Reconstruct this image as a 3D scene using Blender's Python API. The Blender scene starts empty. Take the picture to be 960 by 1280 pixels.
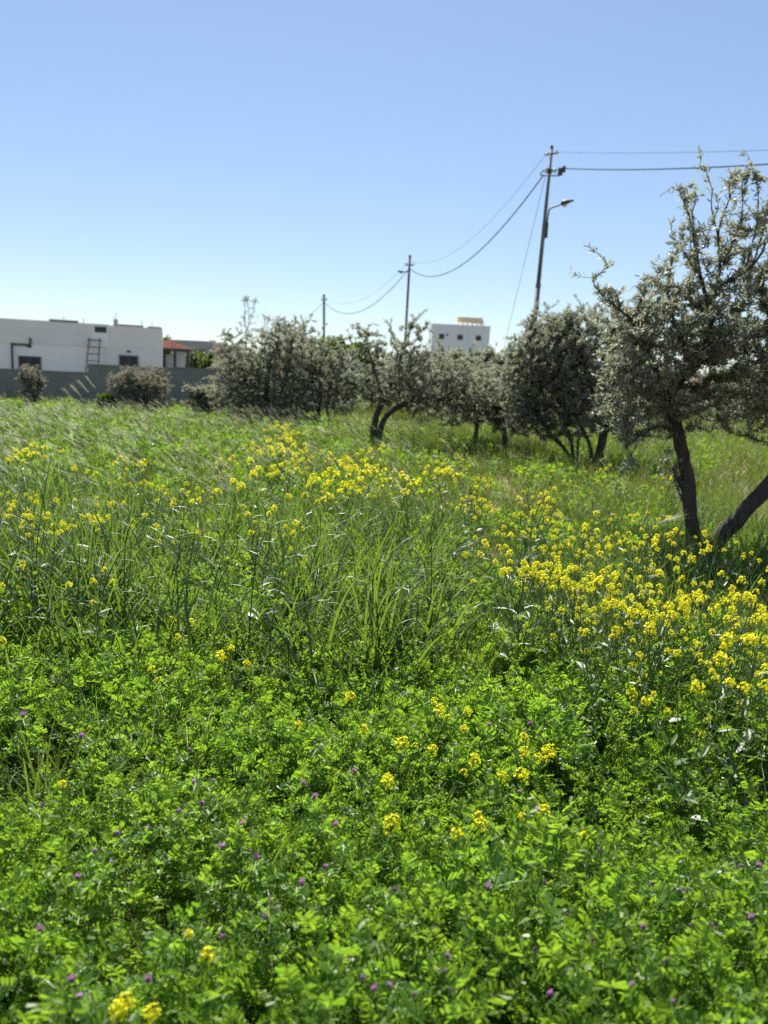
import bpy, math, random
import numpy as np
from mathutils import Vector, Matrix

random.seed(7)
rng = np.random.default_rng(11)
SC = bpy.context.scene
COL = SC.collection
R = math.radians

# ------------------------------------------------------------------ camera
EYE = 1.6
PITCH, ROLL = R(9.45), R(2.6)
FPX = 961.0                                   # focal length in photo pixels (960 x 1280)
fw = Vector((0, math.cos(PITCH), -math.sin(PITCH)))
r0 = Vector((1, 0, 0)); u0 = Vector((0, math.sin(PITCH), math.cos(PITCH)))
rt = math.cos(ROLL) * r0 + math.sin(ROLL) * u0
up = -math.sin(ROLL) * r0 + math.cos(ROLL) * u0
cam_d = bpy.data.cameras.new('camera')
cam = bpy.data.objects.new('camera', cam_d); COL.objects.link(cam)
m = Matrix.Identity(4)
for i in range(3):
    m[i][0] = rt[i]; m[i][1] = up[i]; m[i][2] = -fw[i]
m.translation = Vector((0, 0, EYE))
cam.matrix_world = m
cam_d.sensor_fit = 'VERTICAL'; cam_d.sensor_height = 34.6; cam_d.sensor_width = 34.6
cam_d.lens = 34.6 * FPX / 1280
cam_d.clip_start = 0.05; cam_d.clip_end = 6000
cam_d.dof.use_dof = True
cam_d.dof.focus_distance = 3.5
cam_d.dof.aperture_fstop = (cam_d.lens / 1000) / 0.0115
SC.camera = cam

# ------------------------------------------------------------------ light
SUN_EL, SUN_AZ = R(53), R(-9)                 # azimuth from +Y, negative = to the left
wd = bpy.data.worlds.new('World'); SC.world = wd; wd.use_nodes = True
nt = wd.node_tree
sky = nt.nodes.new('ShaderNodeTexSky'); sky.sky_type = 'NISHITA'; sky.sun_disc = False
sky.sun_elevation = SUN_EL; sky.sun_rotation = SUN_AZ
sky.air_density = 1.0; sky.dust_density = 0.2; sky.ozone_density = 3.0; sky.altitude = 600
bg = nt.nodes['Background']; bg.inputs[1].default_value = 0.097
gam = nt.nodes.new('ShaderNodeGamma'); gam.inputs[1].default_value = 0.70
hsv = nt.nodes.new('ShaderNodeHueSaturation'); hsv.inputs['Saturation'].default_value = 1.14; hsv.inputs['Hue'].default_value = 0.504
nt.links.new(sky.outputs[0], gam.inputs[0]); nt.links.new(gam.outputs[0], hsv.inputs['Color']); nt.links.new(hsv.outputs[0], bg.inputs[0])
sd = bpy.data.lights.new('sun', 'SUN'); sd.energy = 5.0; sd.angle = R(0.53); sd.color = (1, 0.95, 0.87)
sun = bpy.data.objects.new('sun', sd); COL.objects.link(sun)
sdir = Vector((math.sin(SUN_AZ) * math.cos(SUN_EL), math.cos(SUN_AZ) * math.cos(SUN_EL), math.sin(SUN_EL)))
sun.rotation_euler = sdir.to_track_quat('Z', 'Y').to_euler()
sun.location = (0, 0, 30)
SC.view_settings.view_transform = 'Standard'; SC.view_settings.look = 'None'
SC.view_settings.exposure = 1.32; SC.view_settings.gamma = 1.0
SC.render.engine = 'CYCLES'
cy = SC.cycles
cy.use_denoising = False
cy.max_bounces = 8; cy.diffuse_bounces = 4; cy.glossy_bounces = 2; cy.transmission_bounces = 5; cy.transparent_max_bounces = 4
cy.sample_clamp_indirect = 6.0
cy.caustics_reflective = False; cy.caustics_refractive = False

# ------------------------------------------------------------------ helpers
CAM0 = np.array([0, 0, EYE])
def ray(px, py):
    d = fw + rt * ((px - 480) / FPX) + up * ((640 - py) / FPX)
    return np.array(d)
def P(px, py, Y):
    """the place at ground distance Y seen at photo pixel (px, py)"""
    d = ray(px, py)
    return CAM0 + d * (Y / d[1])
def PZ(px, py, z):
    """the place at height z seen at photo pixel (px, py)"""
    d = ray(px, py)
    return CAM0 + d * ((z - EYE) / d[2])

def unit(v):
    v = np.asarray(v, float)
    return v / (np.linalg.norm(v, axis=-1, keepdims=True) + 1e-12)

class MB:
    """collects triangles for ONE mesh object"""
    def __init__(s): s.v = []; s.t = []; s.m = []; s.n = 0
    def add(s, v, t, mat=0):
        v = np.asarray(v, float).reshape(-1, 3); t = np.asarray(t, int).reshape(-1, 3)
        s.v.append(v); s.t.append(t + s.n); s.n += len(v)
        s.m.append(np.full(len(t), mat, int))
        return s
    def mesh(s, name, mats, smooth=False):
        v = np.concatenate(s.v).astype(np.float32); t = np.concatenate(s.t).astype(np.int32); mi = np.concatenate(s.m).astype(np.int32)
        me = bpy.data.meshes.new(name)
        me.vertices.add(len(v)); me.vertices.foreach_set('co', v.ravel())
        me.loops.add(len(t) * 3); me.loops.foreach_set('vertex_index', t.ravel())
        me.polygons.add(len(t)); me.polygons.foreach_set('loop_start', np.arange(0, len(t) * 3, 3, dtype=np.int32))
        me.polygons.foreach_set('material_index', mi)
        for mt in (mats if isinstance(mats, (list, tuple)) else [mats]): me.materials.append(mt)
        me.polygons.foreach_set('use_smooth', np.full(len(t), bool(smooth)))
        me.update(calc_edges=True)
        return me
    def build(s, name, mats, parent=None, smooth=False, loc=None):
        return place(name, s.mesh(name, mats, smooth), parent, loc)

def place(name, me, parent=None, loc=None, rot=None, scl=None):
    o = bpy.data.objects.new(name, me); COL.objects.link(o)
    if parent is not None: o.parent = parent
    if loc is not None: o.location = tuple(loc)
    if rot is not None: o.rotation_euler = rot
    if scl is not None: o.scale = (scl,) * 3
    return o
def tag(o, label=None, cat=None, group=None, kind=None):
    if label: o['label'] = label
    if cat: o['category'] = cat
    if group: o['group'] = group
    if kind: o['kind'] = kind
    return o
def thing(name, loc, label, cat, group=None, rz=0):
    return tag(place(name, None, None, loc, (0, 0, rz)), label, cat, group)

BOX_T = np.array([[0,2,1],[0,3,2],[4,5,6],[4,6,7],[0,1,5],[0,5,4],[1,2,6],[1,6,5],[2,3,7],[2,7,6],[3,0,4],[3,4,7]])
def box(mb, c, s, mat=0, rz=0):
    x, y, z = np.array(s) / 2
    v = np.array([[-x,-y,-z],[x,-y,-z],[x,y,-z],[-x,y,-z],[-x,-y,z],[x,-y,z],[x,y,z],[-x,y,z]])
    if rz:
        cs, sn = math.cos(rz), math.sin(rz)
        v = v @ np.array([[cs, sn, 0], [-sn, cs, 0], [0, 0, 1]])
    mb.add(v + np.array(c), BOX_T, mat)
def box2(mb, lo, hi, mat=0):
    lo = np.array(lo, float); hi = np.array(hi, float)
    box(mb, (lo + hi) / 2, hi - lo, mat)
def frame_of(d):
    d = unit(d)
    h = np.array([0, 0, 1.0]) if abs(d[2]) < 0.9 else np.array([1.0, 0, 0])
    a = unit(np.cross(h, d)); b = np.cross(d, a)
    return a, b
def tube(mb, pts, rad, sides=6, mat=0, cap=True, gnarl=0.0):
    pts = np.asarray(pts, float); n = len(pts)
    rad = np.full(n, rad, float) if np.isscalar(rad) else np.asarray(rad, float)
    tang = np.gradient(pts, axis=0)
    a, b = frame_of(tang[0])
    ang = np.linspace(0, 2 * math.pi, sides, endpoint=False)
    V = []
    for i in range(n):
        d = unit(tang[i]); a = unit(a - d * np.dot(a, d)); b = np.cross(d, a)
        ri = rad[i] * (1 + gnarl * (np.sin(3 * ang + i * .55) + .6 * np.sin(5 * ang - i * .9 + 1) + .5 * np.sin(2 * ang + i * 1.7)))[:, None] if gnarl else rad[i]
        V.append(pts[i] + ri * (np.cos(ang)[:, None] * a + np.sin(ang)[:, None] * b))
    V = np.concatenate(V); T = []
    for i in range(n - 1):
        for k in range(sides):
            k2 = (k + 1) % sides
            p, q, r_, s_ = i*sides+k, i*sides+k2, (i+1)*sides+k2, (i+1)*sides+k
            T += [[p, q, r_], [p, r_, s_]]
    if cap:
        V = np.concatenate([V, pts[:1], pts[-1:]]); c0, c1 = n*sides, n*sides+1
        for k in range(sides):
            k2 = (k + 1) % sides
            T += [[c0, k2, k], [c1, (n-1)*sides+k, (n-1)*sides+k2]]
    mb.add(V, T, mat)
def smooth_path(pts, n):
    """Catmull-Rom through pts, n samples"""
    p = np.asarray(pts, float); k = len(p)
    q = np.concatenate([2*p[:1]-p[1:2], p, 2*p[-1:]-p[-2:-1]])
    out = []
    for t in np.linspace(0, k - 1 - 1e-6, n):
        i = int(t); f = t - i
        a, b, c, d = q[i], q[i+1], q[i+2], q[i+3]
        out.append(0.5*((2*b)+(-a+c)*f+(2*a-5*b+4*c-d)*f*f+(-a+3*b-3*c+d)*f**3))
    return np.array(out)
def noise2(x, y, seed=0):
    """smooth value noise in 0..1"""
    x = np.asarray(x, float); y = np.asarray(y, float)
    xi = np.floor(x).astype(int); yi = np.floor(y).astype(int); fx = x - xi; fy = y - yi
    fx = fx*fx*(3-2*fx); fy = fy*fy*(3-2*fy)
    def h(a, b):
        n = (a * 374761393 + b * 668265263 + seed * 974711) & 0x7fffffff
        n = ((n ^ (n >> 13)) * 1274126177) & 0x7fffffff
        return ((n ^ (n >> 16)) & 0xffff) / 65535.0
    return (h(xi, yi)*(1-fx)+h(xi+1, yi)*fx)*(1-fy) + (h(xi, yi+1)*(1-fx)+h(xi+1, yi+1)*fx)*fy

# ------------------------------------------------------------------ materials
def new_mat(name):
    mt = bpy.data.materials.new(name); mt.use_nodes = True
    t = mt.node_tree
    return mt, t, t.nodes['Principled BSDF'], t.nodes['Material Output']
def leaf_mat(name, c1, c2, trans, mixf=0.45, rough=0.42, spec=0.5, back=None, hue_obj=0.25):
    """foliage: colour varies from leaf to leaf and from plant to plant, light passes through"""
    mt, t, bs, out = new_mat(name)
    N, L = t.nodes.new, t.links.new
    geo = N('ShaderNodeNewGeometry'); oi = N('ShaderNodeObjectInfo')
    mix = N('ShaderNodeMix'); mix.data_type = 'RGBA'
    mix.inputs[6].default_value = (*c1, 1); mix.inputs[7].default_value = (*c2, 1)
    ad = N('ShaderNodeMath'); ad.operation = 'MULTIPLY_ADD'; ad.inputs[1].default_value = 1 - hue_obj
    mu = N('ShaderNodeMath'); mu.operation = 'MULTIPLY'; mu.inputs[1].default_value = hue_obj
    L(oi.outputs['Random'], mu.inputs[0]); L(geo.outputs['Random Per Island'], ad.inputs[0]); L(mu.outputs[0], ad.inputs[2])
    L(ad.outputs[0], mix.inputs[0])
    col = mix.outputs[2]
    if back is not None:
        mb_ = N('ShaderNodeMix'); mb_.data_type = 'RGBA'; mb_.inputs[7].default_value = (*back, 1)
        L(geo.outputs['Backfacing'], mb_.inputs[0]); L(col, mb_.inputs[6]); col = mb_.outputs[2]
    L(col, bs.inputs['Base Color'])
    bs.inputs['Roughness'].default_value = rough; bs.inputs['Specular IOR Level'].default_value = spec
    tr = N('ShaderNodeBsdfTranslucent')
    tm = N('ShaderNodeMix'); tm.data_type = 'RGBA'
    tm.inputs[6].default_value = (*trans, 1); tm.inputs[7].default_value = (trans[0]*1.35, trans[1]*1.1, trans[2], 1)
    L(ad.outputs[0], tm.inputs[0]); L(tm.outputs[2], tr.inputs[0])
    ms = N('ShaderNodeMixShader'); ms.inputs[0].default_value = mixf
    L(bs.outputs[0], ms.inputs[1]); L(tr.outputs[0], ms.inputs[2]); L(ms.outputs[0], out.inputs[0])
    return mt
def rough_mat(name, c1, c2, scale=6, rough=0.85, bump=0.3, detail=6, stretch=(1, 1, 1), spec=0.3, metal=0.0, bump_scale=None, dist=0.02):
    mt, t, bs, out = new_mat(name)
    N, L = t.nodes.new, t.links.new
    tc = N('ShaderNodeTexCoord'); mp = N('ShaderNodeMapping'); mp.inputs['Scale'].default_value = stretch
    L(tc.outputs['Object'], mp.inputs[0])
    nz = N('ShaderNodeTexNoise'); nz.inputs['Scale'].default_value = scale; nz.inputs['Detail'].default_value = detail
    nz.inputs['Roughness'].default_value = 0.65
    L(mp.outputs[0], nz.inputs['Vector'])
    cr = N('ShaderNodeValToRGB'); cr.color_ramp.elements[0].position = 0.3; cr.color_ramp.elements[1].position = 0.7
    cr.color_ramp.elements[0].color = (*c1, 1); cr.color_ramp.elements[1].color = (*c2, 1)
    L(nz.outputs[0], cr.inputs[0]); L(cr.outputs[0], bs.inputs['Base Color'])
    bs.inputs['Roughness'].default_value = rough; bs.inputs['Specular IOR Level'].default_value = spec; bs.inputs['Metallic'].default_value = metal
    if bump:
        n2 = N('ShaderNodeTexNoise'); n2.inputs['Scale'].default_value = bump_scale or scale * 4; n2.inputs['Detail'].default_value = 5
        L(mp.outputs[0], n2.inputs['Vector'])
        bp = N('ShaderNodeBump'); bp.inputs['Strength'].default_value = bump; bp.inputs['Distance'].default_value = dist
        L(n2.outputs[0], bp.inputs['Height']); L(bp.outputs[0], bs.inputs['Normal'])
    return mt

M = {}
M['vetch'] = leaf_mat('vetch_leaf', (0.035, 0.10, 0.012), (0.115, 0.19, 0.024), (0.245, 0.47, 0.03), 0.47, 0.46, 0.45, hue_obj=0.4)
M['vetch_stem'] = leaf_mat('vetch_stem', (0.06, 0.13, 0.02), (0.10, 0.18, 0.04), (0.15, 0.26, 0.03), 0.25)
M['grass'] = leaf_mat('grass_blade', (0.030, 0.075, 0.016), (0.070, 0.130, 0.034), (0.17, 0.30, 0.03), 0.34, 0.46, 0.42)
M['grass_far'] = leaf_mat('meadow_grass', (0.045, 0.085, 0.018), (0.095, 0.145, 0.038), (0.20, 0.29, 0.035), 0.32, 0.42, 0.5)
M['grass_blue'] = leaf_mat('bluish_grass', (0.025, 0.065, 0.022), (0.05, 0.10, 0.04), (0.09, 0.19, 0.035), 0.28, 0.40, 0.55)
M['awn'] = leaf_mat('pale_awn', (0.30, 0.34, 0.20), (0.42, 0.44, 0.30), (0.50, 0.52, 0.34), 0.45, 0.55, 0.35)
M['petal'] = leaf_mat('yellow_petal', (0.76, 0.76, 0.02), (0.84, 0.84, 0.03), (0.80, 0.80, 0.02), 0.4, 0.55, 0.2)
M['bud'] = leaf_mat('green_bud', (0.20, 0.24, 0.02), (0.30, 0.32, 0.03), (0.3, 0.34, 0.02), 0.3)
M['mstem'] = leaf_mat('mustard_stem', (0.08, 0.14, 0.03), (0.14, 0.20, 0.06), (0.18, 0.26, 0.05), 0.2, 0.45)
M['mleaf'] = leaf_mat('mustard_leaf', (0.04, 0.10, 0.016), (0.08, 0.15, 0.03), (0.16, 0.30, 0.02), 0.42)
M['purple'] = leaf_mat('purple_petal', (0.16, 0.06, 0.21), (0.34, 0.20, 0.40), (0.30, 0.13, 0.36), 0.4, 0.5, 0.2)
M['white_petal'] = leaf_mat('white_petal', (0.7, 0.66, 0.7), (0.8, 0.76, 0.8), (0.6, 0.55, 0.6), 0.4, 0.5, 0.2)
M['olive'] = leaf_mat('olive_leaf', (0.095, 0.116, 0.082), (0.175, 0.20, 0.148), (0.29, 0.34, 0.225), 0.42, 0.50, 0.42, back=(0.28, 0.31, 0.24))
M['bright_tree'] = leaf_mat('bright_tree_leaf', (0.06, 0.11, 0.02), (0.10, 0.16, 0.035), (0.18, 0.28, 0.03), 0.3, 0.45, 0.5)
M['dusty_leaf'] = leaf_mat('dusty_leaf', (0.22, 0.22, 0.17), (0.36, 0.35, 0.28), (0.28, 0.28, 0.19), 0.3, 0.6, 0.3)
M['red_leaf'] = leaf_mat('reddish_leaf', (0.20, 0.09, 0.06), (0.28, 0.14, 0.10), (0.25, 0.10, 0.06), 0.25, 0.6, 0.3)
M['bark'] = rough_mat('olive_bark', (0.035, 0.028, 0.022), (0.10, 0.085, 0.07), 14, 0.9, 0.9, 8, (1, 1, 0.3), 0.2, dist=0.03)
M['twig'] = rough_mat('twig_bark', (0.035, 0.03, 0.026), (0.08, 0.07, 0.06), 30, 0.85, 0.2)
M['soil'] = rough_mat('soil', (0.16, 0.095, 0.055), (0.30, 0.20, 0.125), 3, 0.95, 0.8, 9, bump_scale=30, dist=0.03)
t_ = M['soil'].node_tree; b_ = t_.nodes['Principled BSDF']; lk = b_.inputs['Base Color'].links[0]; src = lk.from_socket; t_.links.remove(lk)
tc_ = t_.nodes.new('ShaderNodeTexCoord'); sx_ = t_.nodes.new('ShaderNodeSeparateXYZ'); mr_ = t_.nodes.new('ShaderNodeMapRange'); mr_.inputs[1].default_value = 8; mr_.inputs[2].default_value = 20
mx_ = t_.nodes.new('ShaderNodeMix'); mx_.data_type = 'RGBA'; mx_.inputs[7].default_value = (0.125, 0.122, 0.085, 1)
t_.links.new(tc_.outputs['Object'], sx_.inputs[0]); t_.links.new(sx_.outputs[1], mr_.inputs[0]); t_.links.new(mr_.outputs[0], mx_.inputs[0]); t_.links.new(src, mx_.inputs[6]); t_.links.new(mx_.outputs[2], b_.inputs['Base Color'])
M['concrete'] = rough_mat('grey_concrete', (0.21, 0.19, 0.16), (0.30, 0.275, 0.235), 1.3, 0.9, 0.3, 8, (1, 1, 1.6))
M['plaster'] = rough_mat('white_plaster', (0.80, 0.78, 0.74), (0.86, 0.84, 0.80), 0.9, 0.85, 0.1, 6)
M['plaster_grey'] = rough_mat('grey_plaster', (0.70, 0.67, 0.62), (0.80, 0.77, 0.72), 0.8, 0.9, 0.15, 8, (1, 1, 2.5))
M['bare_block'] = rough_mat('bare_render', (0.70, 0.665, 0.61), (0.81, 0.775, 0.72), 1.6, 0.9, 0.2, 8, (1, 1, 3))
M['white_paint'] = rough_mat('white_paint', (0.70, 0.70, 0.70), (0.78, 0.78, 0.78), 0.25, 0.8, 0.05, 5)
M['glass'] = rough_mat('dark_glass', (0.02, 0.024, 0.028), (0.035, 0.04, 0.045), 2, 0.3, 0, spec=0.2)
M['window_frame'] = rough_mat('window_frame', (0.10, 0.10, 0.10), (0.16, 0.15, 0.14), 5, 0.5, 0)
M['dark_metal'] = rough_mat('dark_metal', (0.035, 0.036, 0.04), (0.06, 0.06, 0.062), 8, 0.55, 0.05, spec=0.4)
M['pole_metal'] = rough_mat('weathered_pole', (0.10, 0.098, 0.095), (0.17, 0.165, 0.155), 5, 0.6, 0.1, 6, (1, 1, 0.3), 0.4)
M['cable'] = rough_mat('black_cable', (0.012, 0.012, 0.014), (0.022, 0.022, 0.024), 20, 0.85, 0, spec=0.1)
M['porcelain'] = rough_mat('insulator', (0.62, 0.6, 0.55), (0.75, 0.73, 0.68), 10, 0.25, 0)
M['wood'] = rough_mat('old_wood', (0.16, 0.12, 0.09), (0.30, 0.24, 0.18), 6, 0.85, 0.2, 6, (8, 8, 1))
M['tile'] = rough_mat('red_tile', (0.40, 0.19, 0.14), (0.52, 0.27, 0.21), 4, 0.8, 0.2)
M['ochre'] = rough_mat('ochre_paint', (0.62, 0.46, 0.28), (0.70, 0.53, 0.34), 1, 0.85, 0)
M['pink'] = rough_mat('pink_paint', (0.62, 0.38, 0.30), (0.70, 0.45, 0.36), 1, 0.85, 0)
M['far_grey'] = rough_mat('far_grey_wall', (0.30, 0.295, 0.28), (0.38, 0.37, 0.35), 0.5, 0.9, 0)

# ------------------------------------------------------------------ ground
def ground_z(x, y):
    return 0.06 * (noise2(np.asarray(x) * 0.35 + 40, np.asarray(y) * 0.35, 3) - 0.5) * np.clip(np.asarray(y) / 3, 0, 1)
def grid_axis(a, b, near, ratio):
    out = [0.0]; s = near
    while out[-1] < b: out.append(out[-1] + s); s *= ratio
    neg = [0.0]; s = near
    while neg[-1] > a: neg.append(neg[-1] - s); s *= ratio
    return np.array(sorted(set(neg + out)))
gx = grid_axis(-420, 420, 0.25, 1.09); gy = grid_axis(-60, 420, 0.25, 1.07)
GX, GY = np.meshgrid(gx, gy); GZ = ground_z(GX, GY)
gv = np.stack([GX, GY, GZ], -1).reshape(-1, 3); nx, ny = len(gx), len(gy)
ii, jj = np.meshgrid(np.arange(nx - 1), np.arange(ny - 1)); k0 = (jj * nx + ii).ravel()
gt = np.concatenate([np.stack([k0, k0 + 1, k0 + nx + 1], 1), np.stack([k0, k0 + nx + 1, k0 + nx], 1)])
tag(MB().add(gv, gt).build('ground', M['soil'], smooth=True), kind='structure')

# ------------------------------------------------------------------ white house behind the wall
TH = R(16)
ex = np.array([math.cos(TH), math.sin(TH), 0]); ey = np.array([-math.sin(TH), math.cos(TH), 0])
H0 = np.array([-11.4, 39.05, 0])                # right front corner of the house, local x runs left (negative)
house = thing('white_house', H0, 'long single storey white house with a flat roof behind the grey wall at the left', 'house', rz=TH)
RZ = 3.83
w = MB(); box2(w, (-17, 0.0, -0.2), (-2.72, 9, 2.74)); w.build('wall', M['plaster'], house)
w = MB(); box2(w, (-17, -0.06, 2.742), (-3.35, 9, RZ)); w.build('parapet', M['plaster_grey'], house)
w = MB(); box2(w, (-3.347, -0.075, 2.742), (-2.5, 9, RZ + 0.02)); w.build('pilaster', M['plaster'], house)
w = MB(); box2(w, (-2.717, -0.03, -0.2), (0, 9, 2.739)); box2(w, (-2.497, -0.03, 2.742), (0, 9, RZ - 0.02)); w.build('bare_wall', M['bare_block'], house)
w = MB(); box2(w, (-17, 0.2, RZ + 0.003), (-3.4, 8.8, RZ + 0.03)); box2(w, (-5.2, -0.08, RZ + 0.032), (-3.9, 0.3, RZ + 0.11)); box2(w, (-2.1, -0.05, RZ + 0.0), (-0.9, 0.3, RZ + 0.07)); box2(w, (-0.7, -0.05, RZ - 0.017), (-0.05, 0.3, RZ + 0.05)); w.build('roof_felt', M['far_grey'], house)
def window(parent, x0, x1, z0, z1, y, bars=1, name='window', fm=None, gm=None, t=0.05):
    """a framed window standing 2 cm proud of the wall face at local y"""
    f = MB()
    box2(f, (x0, y - 0.03, z0), (x0 + t, y + 0.03, z1)); box2(f, (x1 - t, y - 0.03, z0), (x1, y + 0.03, z1))
    box2(f, (x0 + t, y - 0.03, z1 - t), (x1 - t, y + 0.03, z1)); box2(f, (x0 + t, y - 0.03, z0), (x1 - t, y + 0.03, z0 + t))
    for k in range(bars):
        xc = x0 + (x1 - x0) * (k + 1) / (bars + 1)
        box2(f, (xc - t/2.5, y - 0.028, z0 + t), (xc + t/2.5, y + 0.02, z1 - t))
    wn = f.build(name, fm or M['window_frame'], parent)
    g = MB(); box2(g, (x0 + t, y - 0.012, z0 + t), (x1 - t, y - 0.006, z1 - t)); g.build('pane', gm or M['glass'], wn)
    s = MB(); box2(s, (x0 - 0.06, y - 0.10, z0 - 0.05), (x1 + 0.06, y + 0.01, z0 - 0.003)); s.build('sill', M['plaster_grey'], wn)
    return wn
window(house, -6.6, -5.6, 1.2, 2.15, -0.035, 1)
window(house, -2.05, -1.15, 1.45, 2.42, -0.065, 1)
for x in (-6.1, -1.6):
    v = MB(); box2(v, (x - 0.09, -0.05, 2.55), (x + 0.09, -0.032, 2.66)); v.build('vent', M['dark_metal'], house)
v = MB(); box2(v, (-3.15, -0.10, 3.45), (-2.62, -0.077, 3.72))
for k in range(4): box2(v, (-3.12 + 0.13 * k, -0.115, 3.46), (-3.08 + 0.13 * k, -0.102, 3.71))
v.build('roof_opening', M['dark_metal'], house)
pm = MB(); tube(pm, smooth_path([(-6.05, -0.12, 3.0), (-6.05, -0.12, 2.72), (-6.2, -0.12, 2.66), (-6.8, -0.12, 2.66), (-6.85, -0.12, 2.58), (-6.85, -0.12, 1.0)], 30), 0.045, 8); pm.build('drain_pipe', M['dark_metal'], house, smooth=True)
for x, h in ((-2.3, 0.45), (-2.2, 0.62), (-1.0, 0.35), (-0.5, 0.3), (-4.6, 0.3), (-3.7, 0.28)):
    rb = MB(); tube(rb, [(x, 0.3, RZ), (x + 0.02, 0.31, RZ + h * 0.6), (x - 0.01, 0.3, RZ + h)], 0.014, 5); rb.build('rebar', M['dark_metal'], house)
cm = MB(); box2(cm, (-2.32, 0.5, RZ - 0.01), (-2.12, 0.7, RZ + 0.32)); cm.build('roof_post', M['far_grey'], house)

def local(p): return H0 + ex * p[0] + ey * p[1] + np.array([0, 0, p[2]])
lad = thing('wooden_ladder', local((-3.2, -1.0, 0)), 'rough wooden ladder leaning on the white house wall under the roof opening', 'ladder', rz=TH)
lb = [(-0.42, -0.3, 0.2), (0.16, -0.3, 0.2)]; lt = [(-0.2, 0.85, 3.15), (0.28, 0.85, 3.15)]
for a, b in zip(lb, lt):
    q = MB(); tube(q, [a, b], 0.035, 6); q.build('rail', M['wood'], lad)
for k in range(9):
    f = (k + 0.7) / 9; a = np.array(lb[0]) * (1-f) + np.array(lt[0]) * f; b = np.array(lb[1]) * (1-f) + np.array(lt[1]) * f
    e = (b - a) * 0.16; q = MB(); tube(q, [a - e, b + e], 0.028, 6); q.build('rung', M['wood'], lad)

# grey boundary wall: three stretches, each a step higher
W0 = np.array([-15.0, 30.0, 0])
def wall_run(t0, t1, h, label, dy=0):
    o = thing('boundary_wall', W0 + ex * t0 + ey * dy, label, 'wall', 'stretches of the grey boundary wall', rz=TH)
    L_ = t1 - t0
    b = MB(); box2(b, (0, 0, -0.3), (L_, 0.2, h)); b.build('wall_face', M['concrete'], o)
    c = MB(); box2(c, (-0.01, -0.025, h + 0.002), (L_ + 0.01, 0.225, h + 0.06)); c.build('coping', M['concrete'], o)
    return o
wall_run(-7, 3.15, 1.47, 'low left stretch of the grey concrete wall below the white house')
wall_run(3.16, 6.4, 1.80, 'higher middle stretch of the grey concrete wall behind the dusty bush', -0.03)
wall_run(6.41, 14.0, 1.84, 'right stretch of the grey concrete wall below the red tiled pavilion')

# pavilion with a red tiled roof
pv0 = P(203, 445, 42.0); PVX, PVY = float(pv0[0]), 42.0
pav = thing('tiled_pavilion', (PVX, PVY, 0), 'small open pavilion with a red tiled roof beside the white house', 'pavilion')
Wd = float(P(238, 445, 42.0)[0] - PVX); ez = 2.95; rz_ = 3.42
A = [(-2.0, -0.2, ez), (Wd, -0.2, ez), (Wd - .3, 2.2, ez), (-2.0, 2.2, ez)]; Rg = [(-1.2, 1.0, rz_), (0.15, 1.0, rz_)]
def roof_face(mb, q, n):
    """tile courses: n stepped strips from eave to ridge"""
    e0, e1, t1, t0 = [np.array(p, float) for p in q]
    for k in range(n):
        f0, f1 = k / n, (k + 1) / n
        a0 = e0*(1-f0)+t0*f0; a1 = e1*(1-f0)+t1*f0; b0 = e0*(1-f1)+t0*f1; b1 = e1*(1-f1)+t1*f1
        u = np.array([0, 0, 0.05])
        mb.add([a0+u, a1+u, b1, b0, a0, a1], [[0,1,2],[0,2,3],[4,5,1],[4,1,0]])
rf = MB(); roof_face(rf, [A[0], A[1], Rg[1], Rg[0]], 8); roof_face(rf, [A[1], A[2], Rg[1], Rg[1]], 8); roof_face(rf, [A[2], A[3], Rg[0], Rg[1]], 8); roof_face(rf, [A[3], A[0], Rg[0], Rg[0]], 8)
rf.build('roof', M['tile'], pav)
q = MB(); box2(q, (-2.0, -0.19, ez - 0.14), (Wd - 0.02, -0.12, ez - 0.004)); box2(q, (Wd - 0.09, -0.118, ez - 0.14), (Wd - 0.02, 0.3, ez - 0.004)); q.build('eave_beam', M['dark_metal'], pav)
for x in (0.1, 0.68, Wd - 0.12):
    q = MB(); box2(q, (x - 0.06, -0.1, 0), (x + 0.06, 0.02, ez - 0.142)); q.build('post', M['dark_metal'], pav)
q = MB(); box2(q, (Wd - 0.5, 2.0, 0), (Wd - 0.38, 2.12, ez - 0.142)); q.build('post', M['dark_metal'], pav)
q = MB(); box2(q, (-2, 0.3, 0), (Wd - 0.4, 0.4, ez - 0.3)); q.build('back_wall', M['white_paint'], pav)

# far low houses
c = P(252, 430, 85)
fh = thing('far_house', (float(c[0]), 85, 0), 'far low grey house showing between the tiled pavilion and the olive trees', 'house')
q = MB(); box2(q, (-6, 0, 0), (1.3, 8, 5.3)); q.build('wall', M['far_grey'], fh)
q = MB(); box2(q, (1.303, -0.4, 0), (3.2, 7, 5.0)); q.build('annex', M['pink'], fh)
window(fh, -0.6, 0.4, 3.4, 4.4, -0.035)

# white apartment block
AX0, AY = float(P(540, 420, 165)[0]), 165.0
AX1 = float(P(612, 420, 165)[0])
AZ = float(P(575, 406.0, 165)[2])
apt = thing('apartment_block', (AX0, AY, 0), 'white multi storey apartment block far behind the olive trees', 'building')
Wa = AX1 - AX0
q = MB(); box2(q, (0, 0, 0), (Wa, 15, AZ - 0.6)); q.build('wall', M['white_paint'], apt)
q = MB(); box2(q, (-0.08, -0.08, AZ - 0.597), (Wa + 0.08, 0.2, AZ)); box2(q, (-0.08, 0.203, AZ - 0.597), (0.2, 15.08, AZ)); box2(q, (Wa - 0.2, 0.203, AZ - 0.597), (Wa + 0.08, 15.08, AZ)); q.build('parapet', M['white_paint'], apt)
for fl in range(5):
    zc = AZ - 2.55 - 3.05 * fl
    for xc in (2.0, 5.9, 9.75):
        if zc > 1.5: window(apt, xc - 0.55, xc + 0.55, zc - 0.52, zc + 0.52, -0.035, 1, t=0.09)
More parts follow.
